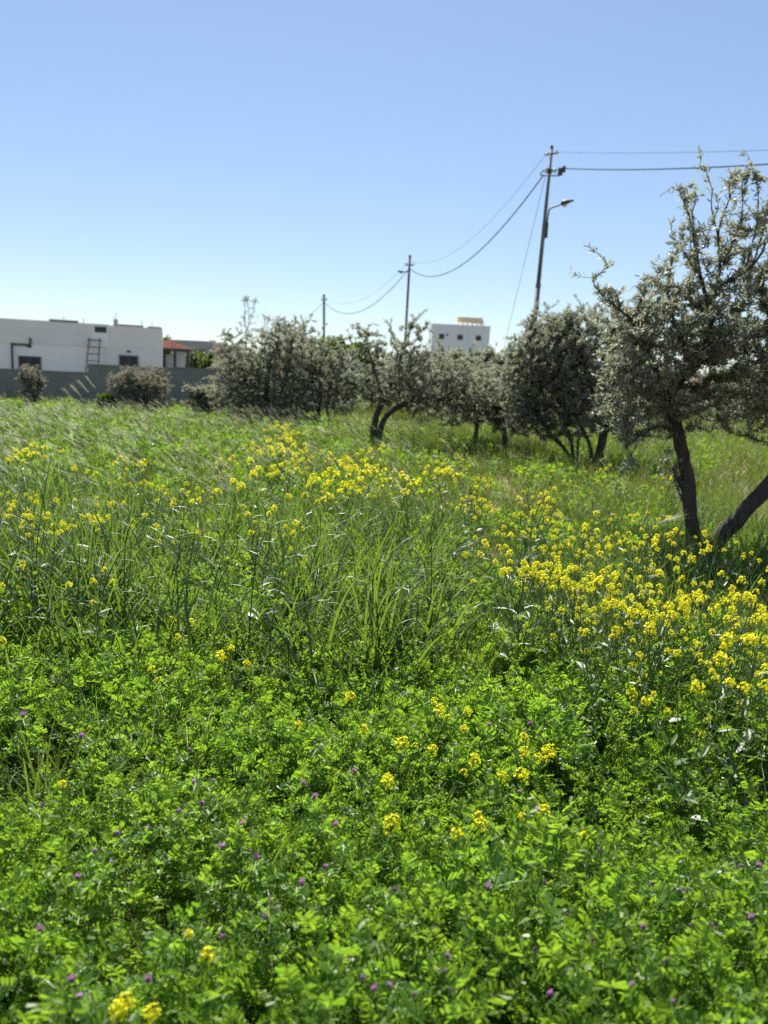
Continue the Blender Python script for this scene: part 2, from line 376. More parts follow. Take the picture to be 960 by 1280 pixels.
for xc in (3.2,):
    q = MB(); box2(q, (xc - 0.2, -0.05, AZ - 2.35), (xc + 0.2, -0.01, AZ - 1.95)); q.build('vent', M['dark_metal'], apt)
q = MB(); box2(q, (5.3, 1.5, AZ + 0.75), (10.6, 6, AZ + 1.7)); q.build('roof_tank_house', M['ochre'], apt)
for k in range(6):
    q = MB(); box2(q, (5.35 + k * 1.0, 1.55, AZ - 0.58), (5.6 + k * 1.0, 1.8, AZ + 0.747)); q.build('roof_pier', M['white_paint'], apt)
for k in range(2):
    q = MB(); box2(q, (5.35 + k * 5.0, 5.6, AZ - 0.58), (5.6 + k * 5.0, 5.9, AZ + 0.747)); q.build('roof_pier', M['white_paint'], apt)
q = MB(); box2(q, (10.65, 1.6, AZ - 0.58), (10.9, 5.8, AZ + 1.2)); q.build('stair_wall', M['white_paint'], apt)

# ------------------------------------------------------------------ power line
def pole_thing(base, top, label, r0_=0.085, r1_=0.05, step=0.55):
    base = np.array(base, float); top = np.array(top, float); rel = top - base
    o = thing('utility_pole', base, label, 'utility pole', 'utility poles of the power line')
    q = MB(); tube(q, [(0, 0, -0.2), rel * step], [r0_ * 1.08, r0_ * 0.92], 12); q.build('lower_tube', M['pole_metal'], o, smooth=True)
    q = MB(); tube(q, [rel * (step - 0.01), rel * (step + 0.003)], [r0_ * 1.0, r0_ * 0.98], 12); q.build('collar', M['pole_metal'], o)
    q = MB(); tube(q, [rel * (step + 0.0035), rel * 0.992], [r0_ * 0.78, r1_], 12); q.build('upper_tube', M['pole_metal'], o, smooth=True)
    q = MB(); tube(q, [rel * 0.9921, rel], [r1_ * 1.2, r1_ * 0.8], 12); q.build('cap', M['dark_metal'], o)
    return o, rel
def pole_fit(pxt, pyt, pxb, pyb, Y):
    t = P(pxt, pyt, Y); b = P(pxb, pyb, Y); d = (b - t) / (b[2] - t[2])
    g = t + d * (0 - t[2]); return g, t
def bracket(o, c, half, lab='cross_arm', along=(1, 0, 0), rise=0.0, thick=0.03):
    a = unit(np.array(along, float))
    q = MB(); tube(q, [c - a * half - np.array([0, 0, rise]), c + a * half + np.array([0, 0, rise])], thick, 6); q.build(lab, M['dark_metal'], o)
def insulator(o, c, s=1.0):
    q = MB(); pts = [(0, 0, -0.07), (0, 0, -0.04), (0, 0, -0.035), (0, 0, 0.0), (0, 0, 0.005), (0, 0, 0.05), (0, 0, 0.07)]
    tube(q, np.array(pts) * s + c, np.array([0.025, 0.03, 0.055, 0.05, 0.03, 0.045, 0.02]) * s, 10); q.build('insulator', M['porcelain'], o, smooth=True)
PY1, PY2, PY3 = 23.0, 44.0, 66.0
g1, t1 = pole_fit(690, 182, 668.5, 400, PY1)
pole1, rel1 = pole_thing(g1, t1, 'tall steel utility pole with a street lamp arm standing behind the right olive trees', 0.078, 0.042)
ax_line = unit(np.array([0.2, -1, 0.0]))
z1 = rel1[2]
def on1(f): return rel1 * f
ca = on1(0.972)
bracket(pole1, ca + np.array([0, -0.06, 0]), 0.19, rise=0.035, thick=0.022)
for s in (-1, 1): insulator(pole1, ca + np.array([0.12 * s, -0.07, 0.02 + 0.03 * s]), 0.9)
q = MB(); tube(q, [on1(0.918) + (0, 0, -0.05), on1(0.918) + (0, 0, 0.06)], 0.075, 12); q.build('clamp', M['dark_metal'], pole1)
cb = on1(0.918)
bracket(pole1, cb + np.array([0.02, -0.08, 0]), 0.17, rise=0.03, thick=0.02)
for s in (-1, 1): insulator(pole1, cb + np.array([0.13 * s, -0.09, 0.0]), 0.9)
cc = on1(0.905)
hk = MB(); tube(hk, smooth_path([cc + (-0.02, 0, 0), cc + (0.2, -0.02, 0.0), cc + (0.33, -0.03, 0.03), cc + (0.36, -0.03, 0.16)], 14), 0.016, 6); hk.build('cable_hook', M['dark_metal'], pole1)
hk = MB(); tube(hk, smooth_path([cc + (0.0, 0, 0), cc + (-0.18, 0.02, 0.0), cc + (-0.24, 0.02, 0.05), cc + (-0.12, 0.02, 0.17), cc + (-0.02, 0.02, 0.2)], 14), 0.016, 6); hk.build('cable_hook', M['dark_metal'], pole1)
q = MB(); box2(q, cc + (0.24, -0.09, 0.02), cc + (0.36, 0.03, 0.2)); q.build('cable_clamp', M['dark_metal'], pole1)
q = MB(); box2(q, cc + (0.36, -0.07, 0.1), cc + (0.44, 0.01, 0.26)); q.build('cable_clamp', M['dark_metal'], pole1)
# lamp arm
ll = on1(0.785)
q = MB(); tube(q, smooth_path([on1(0.71) + (0.075, 0, 0), on1(0.75) + (0.075, 0, 0), ll + (0.09, 0, 0), ll + (0.13, 0, 0.13), ll + (0.32, 0, 0.21), ll + (0.46, 0, 0.27)], 24), 0.024, 8); arm = q.build('lamp_arm', M['pole_metal'], pole1, smooth=True)
q = MB(); box2(q, on1(0.705) + (0.03, -0.05, 0), on1(0.755) + (0.11, 0.05, 0)); q.build('junction_box', M['dark_metal'], pole1)
q = MB(); tube(q, [ll + (0.43, 0, 0.25), ll + (0.48, 0, 0.29), ll + (0.57, 0, 0.32), ll + (0.67, 0, 0.35), ll + (0.78, 0, 0.38)], [0.04, 0.075, 0.068, 0.04, 0.02], 10); lh = q.build('lamp_head', M['dark_metal'], pole1, smooth=True)
q = MB(); tube(q, [ll + (0.50, 0, 0.22), ll + (0.58, 0, 0.25)], [0.05, 0.045], 8); q.build('lens', M['porcelain'], lh, smooth=True)

g2, t2 = pole_fit(512.5, 319, 508, 400, PY2)
pole2, rel2 = pole_thing(g2, t2, 'second utility pole farther off, rising above the centre olive tree', 0.085, 0.07)
bracket(pole2, rel2 * 0.94, 0.22, thick=0.04); insulator(pole2, rel2 * 0.94 + (0.2, 0, 0.05), 1.2); insulator(pole2, rel2 * 0.94 + (-0.2, 0, 0.05), 1.2)
q = MB(); tube(q, [rel2 * 0.9, rel2 * 0.89 + (-0.45, 0, 0.03)], [0.03, 0.03], 6); q.build('lamp_arm', M['pole_metal'], pole2)
q = MB(); tube(q, [rel2 * 0.89 + (-0.35, 0, 0.03), rel2 * 0.89 + (-0.62, 0, 0.1)], [0.09, 0.05], 8); q.build('lamp_head', M['dark_metal'], pole2)
g3, t3 = pole_fit(405, 368, 405, 420, PY3)
pole3, rel3 = pole_thing(g3, t3, 'farthest utility pole, faint above the left olive group', 0.12, 0.10)
bracket(pole3, rel3 * 0.95, 0.25, thick=0.04); insulator(pole3, rel3 * 0.95 + (0.2, 0, 0.06), 1.3); insulator(pole3, rel3 * 0.95 + (-0.2, 0, 0.06), 1.3)

def cable(name, a, b, sag, r_, label, group=None, twist=0, n=60):
    a = np.array(a, float); b = np.array(b, float); f = np.linspace(0, 1, n)[:, None]
    p = a * (1 - f) + b * f - np.array([0, 0, 1]) * sag * 4 * f * (1 - f)
    q = MB()
    if twist:
        d = unit(b - a); u, v = frame_of(d); L_ = np.linalg.norm(b - a)
        n2 = int(L_ * 16); f = np.linspace(0, 1, n2)[:, None]
        p = a * (1 - f) + b * f - np.array([0, 0, 1]) * sag * 4 * f * (1 - f)
        for k in range(twist):
            ph = f * L_ * 2 * math.pi / 0.55 + k * 2 * math.pi / twist
            tube(q, p + r_ * 1.15 * (np.cos(ph) * u + np.sin(ph) * v), r_, 5)
    else: tube(q, p, r_, 6)
    return tag(q.build(name, M['cable'], smooth=True), label, 'cable', group)
A1 = g1 + cb + (-0.16, 0, -0.1); T1 = g1 + ca
A2 = g2 + rel2 * 0.92; T2 = g2 + rel2 * 0.97
A3 = g3 + rel3 * 0.93; T3 = g3 + rel3 * 0.98
cable('power_cable', A1, A2, 1.35, 0.009, 'thick sagging cable between the lamp pole and the second pole', twist=3)
cable('power_wire', T1 + (-0.15, 0, 0), T2, 1.1, 0.005, 'thin upper wire sagging between the lamp pole and the second pole')
cable('power_cable', A2, A3, 1.6, 0.010, 'thick sagging cable between the second and the farthest pole', twist=3)
cable('power_wire', T2, T3, 1.3, 0.006, 'thin upper wire sagging between the second and the farthest pole')
e4 = A3 + np.array([-8, 24, -0.2])
cable('power_cable', A3, e4, 1.0, 0.015, 'faint cable leaving the farthest pole towards the left')
rb_ = P(1120, 193, 12.0); rb2 = P(1120, 181, 12.0)
cable('twisted_cable', g1 + cc + (0.42, -0.03, 0.2), rb_, 0.10, 0.0062, 'black twisted cable running right from the lamp pole above the near olive', twist=4)
cable('power_wire', T1 + (0.17, -0.07, 0.05), rb2, 0.06, 0.004, 'thin pale wire running right from the top of the lamp pole')
gy_ = P(628, 440, 27.0)
dgy = gy_ - (g1 + cc + (-0.1, 0, 0)); gend = (g1 + cc + (-0.1, 0, 0)) + dgy * ((0 - (g1 + cc)[2]) / dgy[2])
cable('guy_wire', g1 + cc + (-0.1, 0, 0), gend, 0.05, 0.006, 'slanting guy wire running down left from the lamp pole')

# ------------------------------------------------------------------ trees
LEAF4 = (np.array([[0,0,0],[-.5,.5,.10],[.5,.5,.10],[0,1,0]]), np.array([[0,2,3],[0,3,1]]))
LEAF6 = (np.array([[0,0,0],[-.42,.32,.12],[.42,.32,.12],[-.38,.68,.12],[.38,.68,.12],[0,1,-.05],[0,.5,0]]),
         np.array([[0,2,6],[0,6,1],[6,2,4],[6,3,1],[6,4,5],[6,5,3]]))
LEAFL = (np.array([[0,0,0],[-.45,.34,.10],[.45,.34,.10],[-.40,.70,.08],[.40,.70,.08],[0,1,-.03]]), np.array([[0,2,1],[1,2,4],[1,4,3],[3,4,5]]))
def leaves_mesh(mb, pos, dirs, nor, length, width, tmpl, mat=0):
    """many leaves at once: pos (n,3), dirs (n,3) along the leaf, nor (n,3) roughly its upper side"""
    d = unit(dirs); s = unit(np.cross(d, nor)); n_ = np.cross(s, d)
    V, T = tmpl; k = len(V)
    length = np.broadcast_to(length, len(pos)); width = np.broadcast_to(width, len(pos))
    X = pos[:, None, :] + V[None, :, 0:1] * width[:, None, None] * s[:, None, :] + V[None, :, 1:2] * length[:, None, None] * d[:, None, :] \
        + V[None, :, 2:3] * width[:, None, None] * n_[:, None, :]
    TT = (T[None] + (np.arange(len(pos)) * k)[:, None, None]).reshape(-1, 3)
    mb.add(X.reshape(-1, 3), TT, mat)

def in_blobs(blobs, n, g):
    """n points spread through a union of ellipsoids ((centre), (radii), weight)"""
    wts = np.array([b[2] * np.prod(b[1]) for b in blobs]); wts = wts / wts.sum()
    idx = g.choice(len(blobs), n, p=wts)
    v = g.normal(size=(n, 3)); v = unit(v) * (g.random((n, 1)) ** (1 / 2.4)) * np.where(g.random((n, 1)) < .12, 1.28, 1.0)
    return np.array([blobs[i][0] for i in idx]) + v * np.array([blobs[i][1] for i in idx])

def olive(label, base, trunks, limbs, blobs, n_twigs, leaves_per, leaf=(0.055, 0.013), tmpl=LEAF4, seed=0, name='olive_tree', mat='olive', group=None, step=0.16, up_bias=0.35, twig_r=0.0028, leaf_run=0.24, cat='olive tree', tip_n=12, tip_s=.10):
    """a tree: hand-laid trunks and limbs, then twigs grown from them to points spread through the crown's lobes; leaves sit in pairs along the twig ends"""
    g = np.random.default_rng(seed + 100)
    base = np.array(base, float)
    root = thing(name, base, label, cat, group)
    pos, par, rad0 = [], [], []
    parts = []
    for kind, lst in (('trunk', trunks), ('limb', limbs)):
        for pts, ra, rb in lst:
            pts = np.array(pts, float) - base
            n = max(5, int(np.linalg.norm(np.diff(pts, axis=0), axis=1).sum() / 0.09))
            sp = smooth_path(pts, n); sp[1:-1] += g.normal(size=(n - 2, 3)) * ra * 0.07
            rr = ra + (rb - ra) * np.linspace(0, 1, n) ** 0.8
            rr = rr * (1 + 0.05 * np.sin(np.arange(n) * 0.9 + g.random() * 6) + g.normal(size=n) * 0.02) * (0.8 if kind == 'limb' else 1.0)
            if kind == 'trunk': rr[:max(2, n // 6)] *= np.linspace(1.35, 1.0, max(2, n // 6))
            parts.append((kind, sp, rr))
            b0 = len(pos)
            for i in range(n):
                pos.append(sp[i]); rad0.append(rr[i]); par.append(-1 if i == 0 else b0 + i - 1)
    nh = len(pos)
    tg = in_blobs([(np.array(b[0]) - base, np.array(b[1]), b[2] if len(b) > 2 else 1.0) for b in blobs], n_twigs, g)
    ex_ = [np.array(p[-1]) - base for p, _, _ in limbs]
    tg = np.concatenate([tg] + [e + g.normal(size=(tip_n, 3)) * tip_s for e in ex_])
    hp = np.array(pos); ok = np.array([p[2] > 0.55 for p in hp]) if nh else None
    d0 = np.array([np.min(np.linalg.norm(hp - t, axis=1)) for t in tg]); order = np.argsort(d0)
    cap = nh + len(tg) * 14
    PA = np.zeros((cap, 3)); PA[:nh] = hp; cnt = nh
    pen = np.zeros(cap); low = np.zeros(cap); low[:nh] = np.where(ok, 0, 3.0)
    ends = []
    for ti in order:
        t = tg[ti]
        dv = t - PA[:cnt]; d = np.linalg.norm(dv, axis=1)
        cost = d * (1 + 0.5 * (dv[:, 2] < -0.05)) + low[:cnt] + pen[:cnt]
        j = int(np.argmin(cost)); L_ = d[j]
        k = max(2, int(L_ / step) + 1)
        a = PA[j]; bow = np.array([0, 0, up_bias * 0.25 * L_]) + g.normal(size=3) * 0.10 * L_
        prev = j
        for q_ in range(1, k + 1):
            if cnt >= cap: break
            f = q_ / k
            PA[cnt] = a * (1 - f) + t * f + bow * 4 * f * (1 - f) * 0.5 + (g.normal(size=3) * 0.012 if q_ < k else 0)
            par.append(prev); rad0.append(0); prev = cnt; cnt += 1
        ends.append(prev)
    PA = PA[:cnt]; rad = np.zeros(cnt); n_ = 2.35
    acc = np.zeros(cnt); childcount = np.zeros(cnt, int)
    for i in range(cnt - 1, nh - 1, -1):
        if acc[i] == 0: acc[i] = twig_r ** n_
        rad[i] = acc[i] ** (1 / n_)
        if par[i] >= 0: acc[par[i]] += acc[i]; childcount[par[i]] += 1
    # chains -> tubes
    bm = MB(); kids = {}
    for i in range(nh, cnt): kids.setdefault(par[i], []).append(i)
    stack = [(p, c) for p in list(kids) if p < nh for c in kids[p]]
    while stack:
        p, c = stack.pop(); chain = [p, c]
        while chain[-1] in kids:
            ks = sorted(kids[chain[-1]], key=lambda x: -rad[x])
            for x in ks[1:]: stack.append((chain[-1], x))
            chain.append(ks[0])
        rr = np.array([rad[i] for i in chain]); rr[0] = rad[chain[1]] * 1.15
        tube(bm, PA[chain], rr, 5 if rr[1] > 0.012 else 3, cap=False)
    for kind, sp, rr in parts:
        q = MB(); tube(q, sp, rr, 16 if kind == 'trunk' else 10, 0, gnarl=.085 if kind == 'trunk' else .04); q.build(kind, M['bark'], root, smooth=True)
    tag(bm.build('branches', M['twig'], root, smooth=True), kind='stuff')
    # leaves
    fm = MB(); LP, LD, LN = [], [], []
    for e in ends:
        # walk back along the twig
        path = [e]; run = 0
        while run < leaf_run and par[path[-1]] >= 0:
            nx_ = par[path[-1]]; run += np.linalg.norm(PA[nx_] - PA[path[-1]]); path.append(nx_)
        pp = PA[path]; seg = np.concatenate([[0], np.cumsum(np.linalg.norm(np.diff(pp, axis=0), axis=1))])
        m_ = leaves_per // 2
        s_ = np.sort(g.random(m_) ** 1.25) * min(seg[-1], leaf_run)
        pt = np.stack([np.interp(s_, seg, pp[:, i]) for i in range(3)], 1)
        ax = unit(pp[0] - pp[min(2, len(pp) - 1)])
        for sgn in (1, -1):
            rnd = g.normal(size=(m_, 3)); side = unit(np.cross(rnd, ax)) * 1.0
            LP.append(pt + g.normal(size=(m_, 3)) * 0.008); LD.append(ax * (0.55 + 0.5 * g.random((m_, 1))) + side * (0.55 + 0.4 * g.random((m_, 1))) + np.array([0, 0, 0.15]))
            LN.append(unit(g.normal(size=(m_, 3)) * 0.65 + np.array([0, 0, 0.8])))
    LP = np.concatenate(LP); LD = np.concatenate(LD); LN = np.concatenate(LN)
    ln = leaf[0] * (0.7 + 0.55 * g.random(len(LP)))
    leaves_mesh(fm, LP, LD, LN, ln, leaf[1] * (0.8 + 0.4 * g.random(len(LP))), tmpl)
    tag(fm.build('foliage', M[mat], root), kind='stuff')
    return root

def blob(px, py, Y, rx, ry, dw=None, wt=1.0):
    """crown lobe centred where pixel (px,py) lies at distance Y; radii given in photo pixels at that distance"""
    s = Y / FPX
    return (P(px, py, Y), np.array([rx * s, (dw if dw else (rx + ry) / 2 * s), ry * s]), wt)

# near olive at the right
Y = 7.4
b = P(866, 672, Y)
b = np.array([b[0], b[1], 0.0])
olive('near olive tree at the right with a dark curved trunk and a leaning second trunk', b,
      [([b, P(866, 672, Y), P(860, 610, Y), P(853, 565, Y), P(844, 530, Y), P(835, 500, Y)], 0.072, 0.055),
       ([b + (0.16, -0.25, 0), P(885, 692, Y - .25), P(920, 650, Y - .3), P(962, 606, Y - .35), P(1000, 560, Y - .3), P(1020, 500, Y - .2)], 0.080, 0.062)],
      [([P(835, 502, Y), P(850, 478, Y), P(872, 455, Y), P(884, 420, Y), P(884, 380, Y + .1), P(872, 330, Y + .15), P(868, 290, Y + .2)], 0.055, 0.012),
       ([P(836, 502, Y), P(822, 470, Y - .1), P(805, 430, Y - .2), P(790, 400, Y - .2), P(765, 380, Y - .2), P(742, 356, Y - .2)], 0.040, 0.006),
       ([P(884, 380, Y + .1), P(905, 355, Y), P(928, 343, Y), P(950, 320, Y), P(965, 280, Y)], 0.030, 0.009),
       ([P(884, 400, Y), P(900, 340, Y + .1), P(898, 290, Y + .1), P(915, 240, Y + .1)], 0.026, 0.006),
       ([P(846, 545, Y), P(826, 532, Y - .1), P(800, 545, Y - .2), P(782, 560, Y - .25)], 0.022, 0.008),
       ([P(1018, 505, Y - .2), P(985, 440, Y - .2), P(960, 390, Y - .1), P(950, 340, Y)], 0.05, 0.012),
       ([P(1019, 502, Y - .2), P(1040, 430, Y - .1), P(1030, 350, Y), P(1020, 290, Y)], 0.05, 0.012),
       *[([P(*a, Y + dz), P((a[0] + c_[0]) / 2 + bx, (a[1] + c_[1]) / 2, Y + dz), P(c_[0], c_[1] + 13, Y + dz)], .012, .0035) for a, c_, bx, dz in (
           ((870, 325), (847, 222), 4, .1), ((869, 300), (872, 232), -5, .15), ((899, 300), (890, 222), -5, .1), ((912, 250), (906, 212), 3, .05), ((905, 330), (928, 214), 10, .1), ((930, 342), (946, 207), 9, 0),
           ((878, 350), (851, 292), -6, .05), ((868, 460), (836, 322), -14, 0), ((884, 400), (822, 340), 8, .1), ((800, 425), (782, 372), -4, -.2), ((940, 335), (962, 225), 5, .1), ((884, 370), (862, 262), -8, .2), ((775, 385), (757, 342), 3, -.2), ((790, 400), (806, 345), 4, -.1))],
       ([P(858, 618, Y), P(850, 604, Y - .03), P(843, 590, Y - .04), P(844, 582, Y - .04)], 0.026, 0.030),
       ([P(858, 640, Y), P(848, 612, Y - .05), P(841, 595, Y - .05)], 0.012, 0.008)],
      [blob(905, 305, Y + .1, 48, 92, .55, .34), blob(958, 305, Y, 60, 82, .6, .38), blob(868, 345, Y + .1, 42, 60, .45, .52),
       blob(826, 362, Y, 32, 36, .4, .7), blob(857, 268, Y + .1, 15, 48, .25, .6), blob(845, 410, Y, 75, 55, .7, 1.0), blob(800, 455, Y - .1, 58, 70, .6, 1.3), blob(775, 520, Y - .2, 32, 38, .35, 1.5), blob(830, 500, Y + .1, 50, 50, .6, 1.2), blob(765, 370, Y - .2, 28, 18, .2, .9), blob(925, 440, Y, 85, 80, .85, 1.2),
       blob(1010, 420, Y, 85, 130, .85, .9), blob(935, 515, Y + .1, 45, 32, .5, 1.1), blob(1030, 520, Y, 60, 50, .6, 1.0)],
      3000, 26, (0.060, 0.0140), LEAFL, 1, leaf_run=.34, tip_n=4, tip_s=.13)

# olives right of centre
Y = 13.2; b = PZ(745, 578, 0.25); Y = float(b[1]); b[2] = 0
olive('dense dark olive tree with a short upright trunk, just left of the near olive', b,
      [([b, P(747, 575, Y), P(752, 550, Y), P(757, 528, Y)], 0.10, 0.075), ([b + (-.12, 0, 0), P(740, 575, Y), P(736, 552, Y), P(726, 535, Y)], 0.04, 0.03)],
      [([P(757, 530, Y), P(740, 490, Y), P(725, 440, Y), P(715, 405, Y)], 0.055, 0.012), ([P(757, 530, Y), P(780, 490, Y), P(790, 450, Y), P(785, 410, Y)], 0.05, 0.012), ([P(727, 537, Y), P(712, 500, Y), P(700, 470, Y)], 0.028, 0.01)],
      [blob(735, 430, Y, 62, 50, .9), blob(760, 485, Y, 75, 55, 1.0), blob(790, 430, Y, 50, 55, .8), blob(705, 450, Y, 50, 60, .8), blob(740, 408, Y, 45, 32, .6, .8), blob(795, 405, Y, 34, 38, .6, .6), blob(735, 525, Y, 55, 26, .8), blob(790, 525, Y, 45, 30, .7)],
      2100, 32, (0.070, 0.018), LEAF4, 2)
b = PZ(712, 574, 0.25); Y = float(b[1]); b[2] = 0
olive('bushy olive tree with thin leaning trunks below the lamp pole', b,
      [([b, P(712, 572, Y), P(700, 555, Y), P(684, 540, Y)], 0.05, 0.04), ([b + (.1, .1, 0), P(716, 570, Y), P(714, 552, Y), P(706, 535, Y)], 0.05, 0.035), ([b + (.22, .1, 0), P(722, 560, Y), P(724, 545, Y)], 0.03, 0.02)],
      [([P(685, 542, Y), P(668, 500, Y), P(660, 450, Y), P(665, 415, Y)], 0.04, 0.01), ([P(706, 537, Y), P(705, 490, Y), P(700, 430, Y), P(695, 405, Y)], 0.04, 0.01)],
      [blob(685, 440, Y, 50, 50, .9), blob(665, 482, Y, 42, 52, .8), blob(695, 490, Y, 55, 48, .9), blob(657, 432, Y, 24, 30, .5, .8), blob(710, 408, Y, 40, 28, .6, .7), blob(685, 525, Y, 52, 26, .8), blob(650, 515, Y, 28, 28, .6), blob(643, 455, Y, 18, 34, .4, .7), blob(676, 398, Y, 22, 20, .4, .5)],
      1900, 32, (0.070, 0.018), LEAF4, 3)

# centre olive with a forked trunk
b = PZ(470, 560, 0.22); Y = float(b[1]); b[2] = 0
olive('centre olive tree with a forked dark trunk and a loose open crown', b,
      [([b, P(466, 558, Y), P(468, 530, Y), P(474, 510, Y), P(480, 500, Y)], 0.085, 0.06), ([b + (.06, 0, 0), P(471, 556, Y), P(478, 528, Y), P(492, 512, Y), P(512, 502, Y)], 0.075, 0.055)],
      [([P(480, 501, Y), P(470, 470, Y), P(462, 440, Y), P(455, 415, Y)], 0.045, 0.01), ([P(481, 500, Y), P(495, 465, Y), P(505, 430, Y), P(515, 405, Y)], 0.045, 0.01), ([P(512, 502, Y), P(535, 480, Y), P(555, 455, Y), P(570, 440, Y)], 0.045, 0.01), ([P(512, 502, Y), P(545, 500, Y), P(580, 490, Y)], 0.035, 0.01)],
      [blob(468, 450, Y, 38, 44, .6, .9), blob(510, 442, Y, 42, 42, .8, .75), blob(522, 408, Y, 18, 18, .3, .8), blob(458, 416, Y, 24, 13, .4, .6), blob(545, 470, Y, 48, 38, 1.3, 1.1), blob(590, 480, Y, 46, 36, 1.3, 1.0), blob(560, 490, Y + .8, 60, 34, .9, .9), blob(498, 485, Y, 50, 28, .7, 1.1), blob(560, 512, Y, 45, 22, .7, .9), blob(615, 500, Y, 28, 24, .5, .8)],
      1800, 30, (0.070, 0.018), LEAF4, 4)
# left group
b = PZ(392, 530, 0.25); b[2] = 0; Y = float(b[1])
olive('olive tree with thin bare stems, right one of the left olive pair', b,
      [([b, P(397, 525, Y), P(400, 505, Y), P(402, 490, Y)], 0.05, 0.04), ([b + (.35, 0, 0), P(412, 524, Y), P(408, 508, Y), P(416, 492, Y)], 0.03, 0.025)],
      [([P(402, 491, Y), P(392, 460, Y), P(385, 430, Y), P(380, 410, Y)], 0.04, 0.01), ([P(416, 493, Y), P(425, 465, Y), P(428, 440, Y)], 0.03, 0.01)],
      [blob(400, 462, Y, 46, 40, .9), blob(425, 475, Y, 34, 36, .7), blob(375, 450, Y, 38, 48, .8), blob(385, 488, Y, 46, 36, .9), blob(372, 416, Y, 24, 20, .5, .9), blob(420, 500, Y, 32, 20, .6), blob(360, 500, Y, 36, 32, .8)],
      1700, 32, (0.078, 0.020), LEAF4, 5)
b = PZ(325, 528, 0.3); b[2] = 0; Y = float(b[1])
olive('broad dense olive tree, left one of the left olive pair, dark in its middle', b,
      [([b, P(330, 522, Y), P(334, 500, Y), P(332, 480, Y)], 0.09, 0.07), ([b + (.25, .1, 0), P(345, 515, Y), P(352, 490, Y)], 0.06, 0.045)],
      [([P(332, 481, Y), P(310, 460, Y), P(295, 435, Y), P(285, 420, Y)], 0.05, 0.01), ([P(333, 481, Y), P(340, 450, Y), P(348, 425, Y), P(350, 408, Y)], 0.05, 0.01), ([P(352, 491, Y), P(362, 455, Y), P(365, 425, Y)], 0.04, 0.01)],
      [blob(325, 455, Y, 50, 44, 1.0), blob(295, 470, Y, 36, 46, .8), blob(350, 442, Y, 38, 38, .8), blob(345, 492, Y, 50, 36, 1.0), blob(300, 500, Y, 38, 30, .9), blob(282, 440, Y, 20, 24, .4, .8), blob(362, 418, Y, 22, 18, .5, .8), blob(325, 515, Y, 42, 18, .8)],
      2100, 32, (0.078, 0.020), LEAF4, 6)

def back_tree(label, px, pyc, Y, rx, ry, n, seed, mat='olive', name='olive_tree', cat='olive tree', leaf=(0.10, 0.028), top=None, group=None, lobes=4, lp=22, trunk_r=0.07):
    """a tree farther off: one trunk, three limbs, a lobed crown"""
    g = np.random.default_rng(seed); c = P(px, pyc, Y); s = Y / FPX
    b = np.array([c[0], Y, 0.0]); zb = max(0.5, c[2] - ry * s * 0.6)
    k = np.array([c[0] + g.normal() * .1, Y, zb])
    limbs = []
    for j in range(3):
        a = j * 2.1 + g.random(); e = c + np.array([math.cos(a) * rx * s * .5, math.sin(a) * rx * s * .4, ry * s * (.3 + .4 * g.random())])
        limbs.append(([k, (k + e) / 2 + g.normal(size=3) * .08, e], trunk_r * .6, 0.012))
    bl = [(c, np.array([rx * s * .8, rx * s * .7, ry * s * .85]), 1.0)]
    for j in range(lobes):
        a = g.random() * 6.28
        bl.append((c + np.array([math.cos(a) * rx * s * .55, math.sin(a) * rx * s * .45, (g.random() - .4) * ry * s * .9]), np.array([rx, rx * .9, ry * .9]) * s * (.35 + .2 * g.random()), 1.0))
    return olive(label, b, [([b, (b + k) / 2 + g.normal(size=3) * .05, k], trunk_r, trunk_r * .7)], limbs, bl, int(n * 2.2), lp + 4, leaf, LEAF4, seed + 50, name, mat, group, step=0.3, twig_r=0.004, leaf_run=0.4, cat=cat)
back_tree('grey green olive tree behind the centre olive, below the white apartment block', 600, 483, 20, 62, 54, 950, 21)
back_tree('low olive bush just right of the white apartment block', 640, 498, 18, 46, 48, 750, 22, leaf=(0.085, 0.024))
back_tree('yellow green tree showing between the left olive pair and the centre olive', 434, 458, 32, 44, 42, 480, 23, 'bright_tree', 'leafy_tree', 'tree', (0.13, 0.055))
back_tree('olive tree in the back row behind the forked centre trunk', 520, 478, 29, 60, 44, 520, 24, leaf=(0.12, 0.034))
back_tree('olive tree in the back row under the second utility pole', 478, 482, 36, 52, 40, 420, 25, leaf=(0.14, 0.04))
back_tree('green tree in the back row between apartment block and lamp pole', 650, 478, 36, 60, 36, 420, 26, 'bright_tree', 'leafy_tree', 'tree', (0.14, 0.05))
back_tree('olive tree in the back row straight below the white apartment block', 570, 480, 40, 66, 38, 420, 41, leaf=(0.15, 0.045))
back_tree('dark tree in the back row left of the near olive crown', 740, 486, 40, 75, 44, 420, 27, leaf=(0.15, 0.045))
back_tree('olive tree in the back row behind the near olive trunk', 822, 490, 42, 70, 48, 420, 28, leaf=(0.16, 0.045))
back_tree('reddish dry shrub seen through the near olive right of its trunk', 876, 494, 30, 12, 26, 110, 29, 'red_leaf', 'dry_shrub', 'shrub', (0.09, 0.03), trunk_r=0.03)
back_tree('olive tree in the back row right of the reddish shrub', 910, 492, 42, 70, 46, 420, 30, leaf=(0.16, 0.045))
back_tree('olive tree in the back row at the right edge of the photo', 985, 492, 40, 75, 48, 420, 31, leaf=(0.16, 0.045))
back_tree('olive tree out beyond the right edge of the photo', 1090, 492, 36, 80, 55, 300, 32, leaf=(0.16, 0.045))
back_tree('leafy tree right behind the tiled pavilion', 250, 460, 48, 30, 26, 260, 33, 'bright_tree', 'leafy_tree', 'tree', (0.15, 0.06))
back_tree('small dark tree top showing over the right corner of the white house', 208, 436, 56, 8, 16, 70, 34, 'bright_tree', 'leafy_tree', 'tree', (0.16, 0.06))
